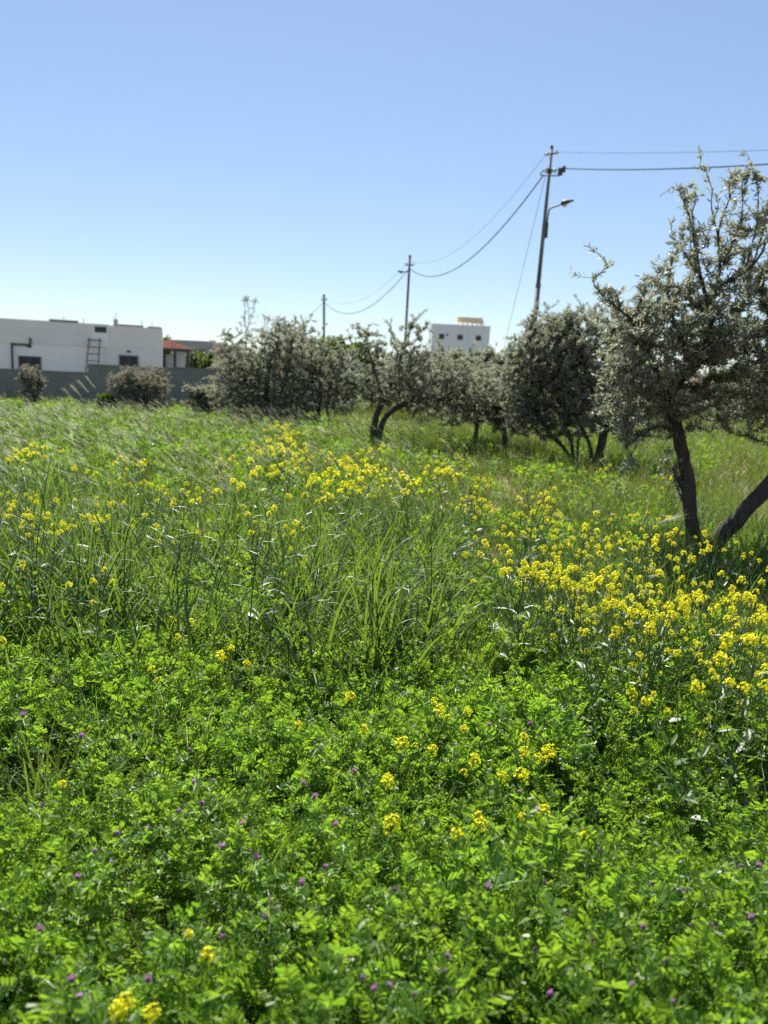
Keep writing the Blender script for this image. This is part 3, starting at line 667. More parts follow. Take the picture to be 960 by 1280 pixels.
back_tree('tall wispy tree rising faintly above the left olive pair', 311, 396, 44, 15, 30, 26, 35, 'dusty_leaf', 'wispy_tree', 'tree', (0.10, 0.022), lp=8, lobes=3, trunk_r=0.035)
back_tree('sparse pale tree beside the wispy tree above the left olive pair', 338, 410, 46, 18, 20, 26, 36, 'dusty_leaf', 'wispy_tree', 'tree', (0.10, 0.022), lp=8, lobes=2, trunk_r=0.035)
back_tree('dark olive tree behind the left olive pair, in front of the wall end', 330, 478, 27, 70, 44, 520, 42, leaf=(0.11, 0.032))
back_tree('pale dusty sapling in front of the low left wall', 40, 482, 26, 20, 27, 240, 37, 'dusty_leaf', 'sapling', 'tree', (0.08, 0.025), lp=16, trunk_r=0.04)
back_tree('round dusty bush in front of the middle wall stretch', 178, 484, 27, 44, 32, 700, 38, 'dusty_leaf', 'dusty_bush', 'bush', (0.08, 0.022), lp=20, trunk_r=0.05)
back_tree('green leafy bush at the foot of the left olive pair', 258, 500, 25, 30, 20, 300, 39, 'olive', 'green_bush', 'bush', (0.08, 0.03), trunk_r=0.04)
back_tree('low green bush at the left foot of the dusty bush', 138, 506, 26.5, 16, 14, 160, 43, 'bright_tree', 'green_bush', 'bush', (0.08, 0.03), trunk_r=0.03)
back_tree('olive tree in the row far behind the pale sapling, left out of the photo', -60, 478, 27, 40, 40, 200, 40, leaf=(0.10, 0.03))
#FIELD
# ------------------------------------------------------------------ field plants: prototypes
def blade(mb, base, az, h, lean, curl, w, n=6, mat=0, twist=0.0):
    """one grass blade: a tapering folded strip that arches over"""
    hd = np.array([math.cos(az), math.sin(az), 0]); sd_ = np.array([-math.sin(az + twist), math.cos(az + twist), 0])
    a = lean; p = np.array(base, float); V = []; ds = h / n
    for i in range(n + 1):
        f = i / n; ww = w * (0.55 + 0.45 * min(1, f * 4)) * (1 - f ** 2.2) + 0.0004
        d = hd * math.sin(a) + np.array([0, 0, math.cos(a)]); nn = np.cross(sd_, d)
        V += [p - sd_ * ww / 2 + nn * ww * .18, p, p + sd_ * ww / 2 + nn * ww * .18]
        p = p + d * ds; a += curl / n * (0.4 + 1.2 * f)
    T = []
    for i in range(n):
        for k in (0, 1):
            q = i * 3 + k; T += [[q, q+1, q+4], [q, q+4, q+3]]
    mb.add(V, T, mat)
LEAFLET = (np.array([[0,0,0],[-.40,.40,.10],[.40,.40,.10],[-.46,.86,.10],[.46,.86,.10],[0,.97,0]]), np.array([[0,2,1],[1,2,4],[1,4,3],[3,4,5]]))
def pinnate(mb, base, d, upv, L_, pairs, ll, lw, g, mat=0, stem_mat=1):
    """a pinnate vetch leaf: curved midrib with paired leaflets"""
    d = unit(d); n = 6; p = np.array(base, float); pts = [p]
    dd = d.copy()
    for i in range(n):
        p = p + dd * L_ / n; pts.append(p); dd = unit(dd + np.array([0, 0, -0.10 + g.normal() * .03]))
    pts = np.array(pts); side = unit(np.cross(d, upv)); nn = np.cross(side, d)
    s = np.linspace(0.16, 1.0, pairs); idx = s * n
    pos = np.stack([np.interp(idx, np.arange(n + 1), pts[:, i]) for i in range(3)], 1)
    sc = (0.75 + 0.5 * np.sin(np.pi * (0.25 + 0.6 * s)))
    for sg in (1, -1):
        fold = -.15 + g.random() * 1.1
        dirs = side * sg * (0.9 + g.normal(size=(pairs, 1)) * .08) + d * (0.45 + g.normal(size=(pairs, 1)) * .12) + nn * fold + g.normal(size=(pairs, 3)) * .20
        leaves_mesh(mb, pos, dirs, np.tile(nn - side * sg * fold, (pairs, 1)) + g.normal(size=(pairs, 3)) * .4, ll * sc * (.9 + .2 * g.random(pairs)), lw * sc, LEAFLET, mat)
    V = []; w = 0.0008
    for q_ in pts: V += [q_ - side * w, q_ + side * w]
    T = []
    for i in range(n): T += [[2*i, 2*i+1, 2*i+3], [2*i, 2*i+3, 2*i+2]]
    mb.add(V, T, stem_mat)
def vetch_clump(seed, r=0.10, stems=10, hgt=0.30, pairs=6, ll=0.0185, lw=0.0061, spacing=0.027):
    g = np.random.default_rng(seed); mb = MB()
    for s in range(stems):
        a = g.random() * 6.28; rr = r * math.sqrt(g.random()); b = np.array([math.cos(a) * rr, math.sin(a) * rr, 0])
        lean = 0.15 + 0.45 * g.random(); az = a + g.normal() * .6
        h = hgt * (0.7 + 0.5 * g.random()); n = 9
        pts = [b]; d = np.array([math.cos(az) * math.sin(lean), math.sin(az) * math.sin(lean), math.cos(lean)])
        for i in range(n): pts.append(pts[-1] + d * h / n); d = unit(d + g.normal(size=3) * .16 + np.array([0, 0, .06]))
        pts = np.array(pts); tube(mb, pts, np.linspace(.0016, .0009, n + 1), 3, 1, cap=False)
        k = int(h * 0.75 / spacing)
        for j in range(k):
            f = 0.25 + 0.75 * (j + g.random() * .4) / k; f = min(f, 1)
            p = np.array([np.interp(f * n, np.arange(n + 1), pts[:, i]) for i in range(3)])
            la = az + j * 2.6 + g.normal() * .5; el = 0.35 + 0.5 * g.random() + (0.4 if f > .85 else 0)
            ld = np.array([math.cos(la) * math.cos(el), math.sin(la) * math.cos(el), math.sin(el)])
            upv = unit(np.array([0, 0, 1.0]) + g.normal(size=3) * .6)
            sz = 0.72 + .45 * g.random()
            pinnate(mb, p, ld, upv, (0.054 if ll < .03 else .062) * sz, pairs if g.random() < .7 else pairs - 1, ll * sz, lw * sz, g)
    return mb.mesh('vetch_clump', [M['vetch'], M['vetch_stem']])
def grass_clump(seed, n=12, r=0.05, h=(0.25, 0.5), w=0.007, lean=0.25, curl=(0.3, 1.6), wind=0.0, mats=('grass',), seg=6):
    g = np.random.default_rng(seed); mb = MB()
    for i in range(n):
        a = g.random() * 6.28; rr = r * math.sqrt(g.random())
        az = a + g.normal() * .7
        if g.random() < wind: az = g.normal() * .5          # blown towards +x
        blade(mb, (math.cos(a) * rr, math.sin(a) * rr, 0), az, h[0] + (h[1] - h[0]) * g.random(), abs(g.normal()) * lean, curl[0] + (curl[1] - curl[0]) * g.random() ** 1.6, w * (.7 + .6 * g.random()), seg, 0, g.normal() * .4)
    return mb.mesh('grass_clump', [M[k] for k in mats])
def awn_head(mb, p, d, L_, g, n=9, mat=0, body=0.45, fat=1.0):
    """a bearded grass ear: fat spikelets, long awns sweeping on past the tip"""
    d = unit(d); a, b = frame_of(d)
    m_ = 7
    for i in range(m_):
        f = i / m_
        for sg in (1, -1):
            s = a * sg * .004
            leaves_mesh(mb, np.array([p + d * L_ * body * f]), np.array([d + a * sg * .22 + g.normal(size=3) * .05]), np.array([b]), 0.016 * fat, 0.0045 * fat, LEAF4, mat)
    for i in range(n):
        f = g.random(); q = p + d * L_ * body * f; dd = unit(d + g.normal(size=3) * .10 + a * g.normal() * .08)
        l = L_ * (1 - body) * (0.8 + .4 * g.random()); s = unit(np.cross(dd, b)) * 0.0011 * fat
        e = q + dd * l + np.array([0, 0, -.06 * l])
        mb.add([q - s, q + s, e], [[0, 1, 2]], mat)
def awn_stalk(seed, h=0.7, n=5, heads=None, mats=('grass', 'awn'), spread=0.05, leaves=2, hl=0.17, droop=0.75):
    g = np.random.default_rng(seed); mb = MB()
    for i in range(n):
        a = g.random() * 6.28; b = np.array([math.cos(a), math.sin(a), 0]) * spread * math.sqrt(g.random())
        hh = h * (.75 + .4 * g.random()); pts = [b]; d = unit(np.array([-.06 + g.normal() * .08, g.normal() * .08, 1]))
        k = 8
        for j in range(k):
            pts.append(pts[-1] + d * hh / k)
            if j > 3: d = unit(d + np.array([-droop * .28, 0, -.02]) + g.normal(size=3) * .03)
        tube(mb, pts, np.linspace(.0022, .0011, k + 1), 3, 0, cap=False)
        awn_head(mb, pts[-1], d + np.array([-.35 * droop, 0, -.05]), hl * (.8 + .4 * g.random()), g, 9, 1)
        for q in range(leaves): blade(mb, pts[1 + q], g.random() * 6.28, .14 + .16 * g.random(), .3 + .4 * g.random(), .6 + g.random(), .006, 5, 0)
    return mb.mesh('awned_grass', [M[k] for k in mats])

def flower(mb, c, nrm, size, g, mat=0):
    nrm = unit(nrm); a, b = frame_of(nrm); ph = g.random() * 6.28
    for k in range(4):
        an = ph + k * math.pi / 2 + g.normal() * .12; d = math.cos(an) * a + math.sin(an) * b
        leaves_mesh(mb, np.array([c]), np.array([d + nrm * (.25 + .25 * g.random())]), np.array([nrm]), size * .58, size * .46, PETAL, mat)
PETAL = (np.array([[0,0,0],[-.28,.42,.02],[.28,.42,.02],[-.5,.82,.10],[.5,.82,.10],[0,1,.12]]), np.array([[0,2,1],[1,2,4],[1,4,3],[3,4,5]]))
def flower_head(seed, r=0.021, n=17, fs=0.0145):
    """a domed mustard flower head: open four petalled flowers round a core of buds"""
    g = np.random.default_rng(seed); mb = MB()
    for i in range(n):
        f = (i + .5) / n; th = math.acos(1 - 1.25 * f); ph = i * 2.4 + g.normal() * .3
        d = np.array([math.sin(th) * math.cos(ph), math.sin(th) * math.sin(ph), math.cos(th)])
        c = d * r * (0.75 + .4 * g.random()) + np.array([0, 0, -.35 * r * (f > .6)])
        flower(mb, c, d + g.normal(size=3) * .25, fs * (.8 + .4 * g.random()), g, 0)
        tube(mb, [(0, 0, -r * .9), c * .95], .0007, 3, 1, cap=False)
    for i in range(9):
        d = unit(np.array([g.normal() * .5, g.normal() * .5, 1])); leaves_mesh(mb, np.array([d * r * .55]), np.array([d]), np.array([[1.0, 0, 0]]), .007, .005, LEAF4, 1)
    return mb.mesh('flower_head', [M['petal'], M['bud']])
HEADS = [flower_head(s, r, n) for s, r, n in ((1, .015, 11), (2, .018, 14), (3, .011, 7), (4, .020, 17))]
HEADS_FAR = [flower_head(s, r, n, .021) for s, r, n in ((5, .013, 5), (6, .016, 7))]
def mustard_frame(seed, h, nb, spread):
    """branching stems of one mustard plant: main stem, side branches; returns tubes, head places and leaf places"""
    g = np.random.default_rng(seed); tubes, heads, lv = [], [], []
    lean = np.array([g.normal() * .10 + .05, g.normal() * .10, 0]); pts = smooth_path([(0, 0, 0), lean * h * .3 + (0, 0, h * .45), lean * h + (g.normal() * .02, g.normal() * .02, h)], 9)
    tubes.append((pts, .0032, .0014)); heads.append((pts[-1], unit(pts[-1] - pts[-2])))
    for i in range(nb):
        f = .35 + .5 * (i + g.random() * .5) / nb; p = np.array([np.interp(f * 8, np.arange(9), pts[:, k]) for k in range(3)])
        az = i * 2.4 + g.random(); l = h * (1.02 - f) * (.75 + .5 * g.random()); o = np.array([math.cos(az), math.sin(az), 0]) * spread * (.6 + .7 * g.random())
        e = p + o + np.array([0, 0, l]); q = smooth_path([p, p + o * .5 + (0, 0, l * .4), e], 7)
        tubes.append((q, .0020, .0011)); heads.append((e, unit(q[-1] - q[-2])))
        lv.append((p, az))
    return tubes, heads, lv, pts, g
def mustard_proto(seed, h=.65, nb=5, spread=.09):
    tubes, heads, lv, pts, g = mustard_frame(seed, h, nb, spread)
    sm = MB()
    for q, a, b in tubes: tube(sm, q, np.linspace(a, b, len(q)), 4, 0, cap=False)
    for q, a, b in tubes:                                    # seed pods under each head
        for k in range(7):
            f = .6 + .3 * g.random(); p = np.array([np.interp(f * (len(q) - 1), np.arange(len(q)), q[:, i]) for i in range(3)])
            d = unit(np.array([g.normal(), g.normal(), .9])); tube(sm, [p, p + d * .012, p + d * .034], [.0006, .0012, .0004], 3, 0, cap=False)
    lm = MB()
    for p, az in lv:
        for k in range(2):
            a = az + g.normal() * .6; d = np.array([math.cos(a), math.sin(a), .35 + g.normal() * .3])
            leaves_mesh(lm, np.array([p]), np.array([d]), np.array([[0, 0, 1.0]]), .05 + .05 * g.random(), .016 + .016 * g.random(), LEAF6, 0)
    for k in range(7):
        a = g.random() * 6.28; f = .08 + .4 * g.random(); p = np.array([np.interp(f * 8, np.arange(9), pts[:, i]) for i in range(3)])
        leaves_mesh(lm, np.array([p]), np.array([[math.cos(a), math.sin(a), .5 + g.normal() * .3]]), np.array([[0, 0, 1.0]]), .09 + .07 * g.random(), .03 + .025 * g.random(), LEAF6, 0)
    hd = []
    for p, d in heads: hd.append((p + d * .016, Vector(d).to_track_quat('Z', 'Y').to_euler(), int(g.integers(0, 4)), .8 + .45 * g.random()))
    return sm.mesh('stem', [M['mstem']]), lm.mesh('leaves', [M['mleaf']]), hd
MUST = [mustard_proto(200 + i, .55 + .05 * (i % 4), 4 + i % 4, .10 + .03 * (i % 3)) for i in range(8)]
def mustard_far(seed, h=.6, nb=5):
    tubes, heads, lv, pts, g = mustard_frame(seed, h, nb, .17); mb = MB()
    for q, a, b in tubes: tube(mb, q, np.linspace(a * 1.2, b * 1.2, len(q)), 3, 0, cap=False)
    for p, az in lv: leaves_mesh(mb, np.array([p]), np.array([[math.cos(az), math.sin(az), .3]]), np.array([[0, 0, 1.0]]), .08, .025, LEAF4, 1)
    for p, d in heads:
        me = HEADS_FAR[int(g.integers(0, 2))]; n = len(me.vertices); co = np.empty(n * 3); me.vertices.foreach_get('co', co); co = co.reshape(-1, 3) * (.9 + .5 * g.random())
        me.calc_loop_triangles(); t = np.array([tuple(x.vertices) for x in me.polygons]); mi = np.array([x.material_index for x in me.polygons])
        for k in (0, 1): mb.add(co + p, t[mi == k], 2 + k)
    return mb.mesh('mustard_plant', [M['mstem'], M['mleaf'], M['petal'], M['bud']])
MUST_FAR = [mustard_far(300 + i, .55 + .05 * (i % 3), 4 + i % 3) for i in range(5)]

# ------------------------------------------------------------------ ground cover: uncountable stuff
def scatter(name, protos, pts, rot, scl, idx, label, cat):
    """one stuff object that repeats a few plant meshes over many points"""
    me = bpy.data.meshes.new(name); n = len(pts)
    me.vertices.add(n); me.vertices.foreach_set('co', np.asarray(pts, np.float32).ravel())
    me.attributes.new('turn', 'FLOAT_VECTOR', 'POINT').data.foreach_set('vector', np.asarray(rot, np.float32).ravel())
    me.attributes.new('size', 'FLOAT', 'POINT').data.foreach_set('value', np.asarray(scl, np.float32))
    me.attributes.new('kind_index', 'INT', 'POINT').data.foreach_set('value', np.asarray(idx, np.int32))
    me.update()
    o = place(name, me); tag(o, label, cat, kind='stuff')
    ng = bpy.data.node_groups.new(name, 'GeometryNodeTree')
    ng.interface.new_socket('Geometry', in_out='INPUT', socket_type='NodeSocketGeometry'); ng.interface.new_socket('Geometry', in_out='OUTPUT', socket_type='NodeSocketGeometry')
    N, L = ng.nodes.new, ng.links.new
    gi, go = N('NodeGroupInput'), N('NodeGroupOutput')
    ip = N('GeometryNodeInstanceOnPoints'); ti = N('GeometryNodeGeometryToInstance')
    for pm in reversed(protos):
        po = bpy.data.objects.new(name + '_source', pm)          # never linked to the scene
        oi = N('GeometryNodeObjectInfo'); oi.inputs['Object'].default_value = po
        L(oi.outputs['Geometry'], ti.inputs[0])
    def attr(nm, ty):
        a = N('GeometryNodeInputNamedAttribute'); a.data_type = ty; a.inputs['Name'].default_value = nm; return a.outputs['Attribute']
    L(gi.outputs[0], ip.inputs['Points']); L(ti.outputs[0], ip.inputs['Instance'])
    ip.inputs['Pick Instance'].default_value = True
    L(attr('kind_index', 'INT'), ip.inputs['Instance Index']); L(attr('turn', 'FLOAT_VECTOR'), ip.inputs['Rotation']); L(attr('size', 'FLOAT'), ip.inputs['Scale'])
    L(ip.outputs[0], go.inputs[0])
    md = o.modifiers.new('scatter', 'NODES'); md.node_group = ng
    return o
def field_points(y0, y1, per_m2, wfun, seed, xpad=1.2, xmin=None, xmax=None):
    """points over the field between distances y0..y1 with density weight wfun(x, y) in 0..1"""
    g = np.random.default_rng(seed); ym = 0.58
    wmax = ym * y1 + xpad; n = int(2 * wmax * (y1 - y0) * per_m2)
    x = (g.random(n) * 2 - 1) * wmax; y = y0 + (y1 - y0) * g.random(n)
    k = np.abs(x) < ym * y + xpad
    if xmin is not None: k &= x > xmin
    if xmax is not None: k &= x < xmax
    x, y = x[k], y[k]; k = g.random(len(x)) < wfun(x, y)
    x, y = x[k], y[k]
    return x, y, g
def cover(name, protos, y0, y1, per_m2, wfun, seed, label, cat, s=(.8, 1.2), sfun=None, tilt=.12, **kw):
    x, y, g = field_points(y0, y1, per_m2, wfun, seed, **kw); n = len(x)
    sc = s[0] + (s[1] - s[0]) * g.random(n)
    if sfun is not None: sc = sc * sfun(x, y)
    rot = np.stack([g.normal(size=n) * tilt, g.normal(size=n) * tilt, g.random(n) * 6.283], 1)
    if kw_wind.get(name): rot[:, 2] = g.normal(size=n) * kw_wind[name]
    return scatter(name, protos, np.stack([x, y, ground_z(x, y) - .005], 1), rot, sc, g.integers(0, len(protos), n), label, cat)
kw_wind = {'awned_grass': .45}
def sstep(a, b, v): t = np.clip((np.asarray(v) - a) / (b - a), 0, 1); return t * t * (3 - 2 * t)
def gauss(x, y, cx, cy, sx, sy): return np.exp(-((x - cx) / sx) ** 2 - ((y - cy) / sy) ** 2)

def bush_mesh(seed, r=2.6, h=3.6, n=900):
    g = np.random.default_rng(seed); mb = MB()
    bl = [((g.normal() * .6, g.normal() * .6, h * .5), (r * .7, r * .7, h * .5), 1.0)] + [((g.normal() * r * .6, g.normal() * r * .6, h * (.3 + .5 * g.random())), (r * .45, r * .45, h * .28), 1.0) for k in range(6)]
    p = in_blobs(bl, n, g); leaves_mesh(mb, p, g.normal(size=(n, 3)), g.normal(size=(n, 3)) + (0, 0, .8), .34, .15, LEAF4, 0)
    return mb.mesh('wood_tree', [M['olive'] if seed % 2 else M['bright_tree']])
gw = np.random.default_rng(5); wx, wy = [], []
for i in range(170):
    x_, y_ = gw.random() * 150 - 55, 54 + gw.random() * 40
    if x_ < -3 and x_ > -.52 * y_ - 2 and y_ < 90 and x_ < -.12 * y_: continue
    wx.append(x_); wy.append(y_)
nw = len(wx)
scatter('far_wood', [bush_mesh(s) for s in range(4)], np.stack([wx, wy, np.zeros(nw)], 1), np.stack([np.zeros(nw), np.zeros(nw), gw.random(nw) * 6.28], 1), .75 + .4 * gw.random(nw), gw.integers(0, 4, nw), 'far belt of mixed trees closing the field behind the olive rows', 'wood')
hole1 = PZ(45, 965, .12); hole2 = PZ(520, 1100, .05); hole3 = PZ(462, 1235, .02); hole4 = PZ(262, 990, .15); hole5 = PZ(560, 1010, .2)
def holes(x, y):
    h = 1 - .95 * gauss(x, y, hole1[0], hole1[1], .30, .26) - .95 * gauss(x, y, hole2[0], hole2[1], .10, .15) - .9 * gauss(x, y, hole3[0], hole3[1], .15, .12) \
        - .7 * gauss(x, y, hole4[0], hole4[1], .14, .10) - .6 * gauss(x, y, hole5[0], hole5[1], .09, .10)
    return np.clip(h, .10, 1)
def patch(x, y, s, seed): return noise2(x * s + 17, y * s + 9, seed)
# the right meadow (grass under the near olive) begins right of this line
def right_meadow(x, y): return sstep(0.10, .42, x / np.maximum(y, 1) - .02 * (y - 6)) * sstep(3.6, 5.2, y)
def w_tall(x, y):
    u = x / np.maximum(y, .5)
    return sstep(3.7, 4.6, y) * (1 - sstep(7.0, 9, y)) * (1 - sstep(.03, .16, u)) * (.35 + .65 * sstep(.35, .6, patch(x, y, 1.5, 31)))
def w_right(x, y): return sstep(.02, .12, x / np.maximum(y, .5)) * sstep(3.1, 4.1, y)
def w_vetch(x, y):
    near = 1 - sstep(4.0, 6.2, y) * .55
    far = (1 - (.20 + .45 * sstep(-.12, .05, x / np.maximum(y, 1))) * sstep(8, 13, y)) * (1 - .5 * w_tall(x, y))
    gap = .55 + .45 * sstep(.25, .5, patch(x, y, 3.2, 5))
    return np.clip(near * far * gap * holes(x, y) * (1 - .85 * right_meadow(x, y)) * (1 - .6 * w_right(x, y)), 0, 1)
def s_vetch(x, y):
    return (.72 + .5 * patch(x, y, 1.7, 8)) * (.85 + .3 * patch(x, y, 5, 9)) * (.45 + .55 * holes(x, y))
VETCH = [vetch_clump(s, .10, 12, .25 + .03 * (s % 3), 6 if s % 2 else 7) for s in range(6)]
VETCH_FAR = [vetch_clump(40 + s, .17, 14, .34, 5, .034, .013, .055) for s in range(3)]
cover('vetch_ground_cover', VETCH, .7, 9, 105, w_vetch, 1, 'bright green leafy vetch carpeting the near ground', 'vetch', (.65, 1.25), s_vetch)
cover('far_vetch_cover', VETCH_FAR, 8.5, 29, 27, w_vetch, 2, 'light green leafy vetch mixed into the far field', 'vetch', (.8, 1.25), s_vetch)

GR = [grass_clump(60 + s, 13, .05, (.22, .46), .0065, .28, (.3, 1.9), .35) for s in range(5)]
GRT = [grass_clump(70 + s, 12, .06, (.45, .85), .0095, .22, (.6, 2.3), .5, seg=8) for s in range(5)]
GRM = [grass_clump(100 + s, 16, .08, (.30, .62), .0045, .35, (.2, 1.3), .3, ('mstem',), 5) for s in range(4)]
GRF = [grass_clump(80 + s, 34, .17, (.28, .60), .0075, .30, (.3, 1.6), .4, ('grass_far',), 4) for s in range(5)]
AWN = [awn_stalk(90 + s, .68, 5) for s in range(4)]
cover('meadow_grass', GR, .8, 9, 42, lambda x, y: np.clip(.13 + .5 * sstep(3.4, 4.6, y) + .4 * right_meadow(x, y) + .5 * w_right(x, y), 0, 1) * (.5 + .5 * patch(x, y, 2, 21)), 3, 'green grass blades growing through the vetch', 'grass', (.7, 1.25))
cover('tall_grass', GRT, 3.6, 9.5, 42, w_tall, 4, 'tall dark grass with arching blades in the middle of the field at the left', 'grass', (.75, 1.15))
cover('far_meadow_grass', GRF, 8, 70, 13, lambda x, y: (.35 + .65 * patch(x, y, 1.1, 41)) * (.5 + .5 * sstep(-.15, .05, x / y)) * (1 - .35 * sstep(25, 48, y)) * np.where((y > 29.5) & (x < -14 + (y - 30) * 2.0), .25, 1), 5, 'pale green meadow grass of the far field under the olive trees', 'grass', (.75, 1.3), lambda x, y: 1 + .25 * sstep(18, 40, y))
def w_awn(x, y):
    u = x / np.maximum(y, .5)
    return (1 - sstep(-.02, .12, u)) * (.2 + .8 * sstep(.35, .65, patch(x, y, .8, 51))) * sstep(5, 7, y) + .10 * sstep(5, 8, y)
cover('awned_grass', AWN, 4.8, 21, 18, w_awn, 6, 'bearded wild grass with pale ears blown to the left', 'grass', (.8, 1.2))
cover('mustard_patch_grass', GRM, 3.0, 9, 34, lambda x, y: w_right(x, y) * (1 - .7 * right_meadow(x, y)) * (.4 + .6 * patch(x, y, 1.9, 71)), 8, 'fine pale grass and stems tangled between the mustard flowers', 'grass', (.7, 1.1))
GRB = [grass_clump(110 + s, 9, .07, (.38, .70), .0135, .25, (.9, 2.6), .4, seg=9) for s in range(5)]
cover('broad_grass', GRB, 3.1, 7.5, 38, lambda x, y: sstep(3.1, 3.7, y) * (1 - sstep(6.0, 7.5, y)) * (1 - sstep(.04, .14, x / y)) * (.2 + .8 * sstep(.35, .6, patch(x, y, 1.3, 81))), 9, 'broad arching grass blades in front of the tall grass', 'grass', (.85, 1.3))
DRY = [grass_clump(120 + s, 7, .09, (.18, .42), .0035, .5, (.1, 1.4), .2, ('awn',), 5) for s in range(3)]
cover('dry_grass', DRY, .8, 12, 5, lambda x, y: .3 + .7 * sstep(.45, .65, patch(x, y, 1.1, 91)), 10, 'thin pale dry grass stems lost among the green', 'grass', (.7, 1.2))
hx, hy = rng.normal(hole1[0], .16, 60), rng.normal(hole1[1], .13, 60)
scatter('hollow_grass', GRB, np.stack([hx, hy, np.zeros(60)], 1), np.stack([rng.normal(size=60) * .4, .9 + rng.normal(size=60) * .3, rng.random(60) * 6.28], 1), .45 + .3 * rng.random(60), rng.integers(0, 5, 60), 'flattened grass lying in the dark hollow of the left vetch', 'grass')
cover('shade_grass', GRT, 4.0, 9.5, 26, lambda x, y: right_meadow(x, y) * (.45 + .55 * patch(x, y, 1.4, 61)) * sstep(.22, .40, x / y), 7, 'long grass standing round the foot of the near olive', 'grass', (.65, 1.05))

# ------------------------------------------------------------------ mustard plants: each one a thing
def mustard(xy, k, label, group, scl=1.0, rz=0.0, tilt=(0, 0), hs=1.0):
    sm, lm, hd = MUST[k % len(MUST)]
    o = thing('mustard_plant', (xy[0], xy[1], float(ground_z(xy[0], xy[1]))), label, 'wildflower', group)
    o.rotation_euler = (tilt[0], tilt[1], rz); o.scale = (scl,) * 3
    place('stem', sm, o); place('leaves', lm, o)
    for p, e, j, s in hd: place('flower_head', HEADS[j], o, p, e, s * hs)
    return o
gm = np.random.default_rng(77)
DRIFTS = [  # px, py of the heads, spread, how many plants, height, label, group
  ([(700, 705, 62, 48, 20), (765, 762, 66, 42, 20), (800, 690, 60, 40, 10), (665, 665, 38, 36, 9), (735, 645, 50, 28, 7), (740, 720, 40, 40, 8)], .62,
   'mustard plant %s of the dense patch beside the near olive', 'mustard plants of the dense right patch'),
  ([(860, 790, 45, 45, 12), (910, 800, 40, 40, 7), (880, 735, 22, 22, 4)], .55,
   'mustard plant at the right edge, %s the shaded grass', 'mustard plants at the right edge'),
  ([(60, 685, 45, 34, 10), (112, 665, 46, 30, 10), (20, 660, 20, 30, 5), (175, 600, 70, 28, 8)], .62,
   'yellow mustard plant %s at the left of the field', 'mustard plants among the left tall grass'),
  ([(225, 645, 60, 28, 8), (330, 645, 40, 30, 8), (350, 695, 40, 25, 5), (560, 640, 35, 35, 7), (455, 660, 50, 30, 4)], .60,
   'mustard plant scattered mid field, %s', 'mustard plants scattered mid field'),
  ([(640, 620, 50, 26, 9), (760, 612, 60, 22, 8), (570, 600, 30, 16, 7)], .60,
   'mustard plant %s right of centre', 'mustard plants before the right olives')]
n_m = 0
WHERES = [['in the middle', 'on the near right side', 'on the far right side', 'on the left side', 'at the far end', 'in the heart'], ['in front of', 'close beside', 'just left of'],
          ['in the tall grass', 'deep in the tall stalks', 'close to the left edge', 'beyond the tall grass'],
          ['beyond the tall stalks', 'just left of the middle', 'in near grass left of middle', 'right of the middle', 'in the middle'],
          ['in the pale grass before the bushy olive', 'under the short upright olive trunk', 'by the edge of the centre olive shade']]
for (spots, h, lab, grp), WHERE in zip(DRIFTS, WHERES):
    mult = .45 if 'scattered' in lab or 'left of the field' in lab else .5 if 'right of centre' in lab else .85
    for px, py, sx, sy, cnt in spots:
        for i in range(int(cnt * mult + .5)):
            p = PZ(px + gm.normal() * sx * .75, max(560, py + gm.normal() * sy * .75), h)
            if p[1] > 11: continue
            sc_ = .85 + .35 * gm.random()
            mustard(p, n_m, ('tall ' if sc_ > 1.08 else 'short ' if sc_ < .95 else 'medium ') + lab % WHERE[spots.index((px, py, sx, sy, cnt))], grp, sc_, gm.normal() * .9, (gm.normal() * .08, .06 + gm.normal() * .08),   .70 if mult < .48 else .76); n_m += 1
FARW = {(372, 580): ', near left part', (338, 556): ', far left part', (430, 603): ', right part', (480, 608): ', right end'}
for spots, lab, grp in (([(372, 580, 46, 20, 26), (338, 556, 34, 16, 18), (430, 603, 36, 14, 16), (480, 608, 40, 10, 8)], 'small mustard plant in the far drift before the left olives', 'mustard plants of the far drift'),
                        ([(545, 595, 16, 10, 6)], 'small yellow mustard plant in front of the forked olive shade', 'mustard plants before the centre olive'),
                        ([(60, 590, 60, 14, 8), (250, 590, 60, 20, 8)], 'small yellow mustard plant far out in the left of the field', 'far mustard plants at the left')):
    for px, py, sx, sy, cnt in spots:
        for i in range(int(cnt * .6 + .5)):
            p = PZ(px + gm.normal() * sx * .75, max(535, py + gm.normal() * sy * .75), .62)
            if p[1] > 20: continue
            o = place('mustard_plant', MUST_FAR[n_m % 5], None, (p[0], p[1], 0), (0, .06, gm.normal() * .9), .9 + .4 * gm.random()); n_m += 1
            tag(o, lab.replace('small', 'taller' if o.scale[0] > 1.17 else 'shorter' if o.scale[0] < 1.02 else 'small') + FARW.get((px, py), ''), 'wildflower', grp)

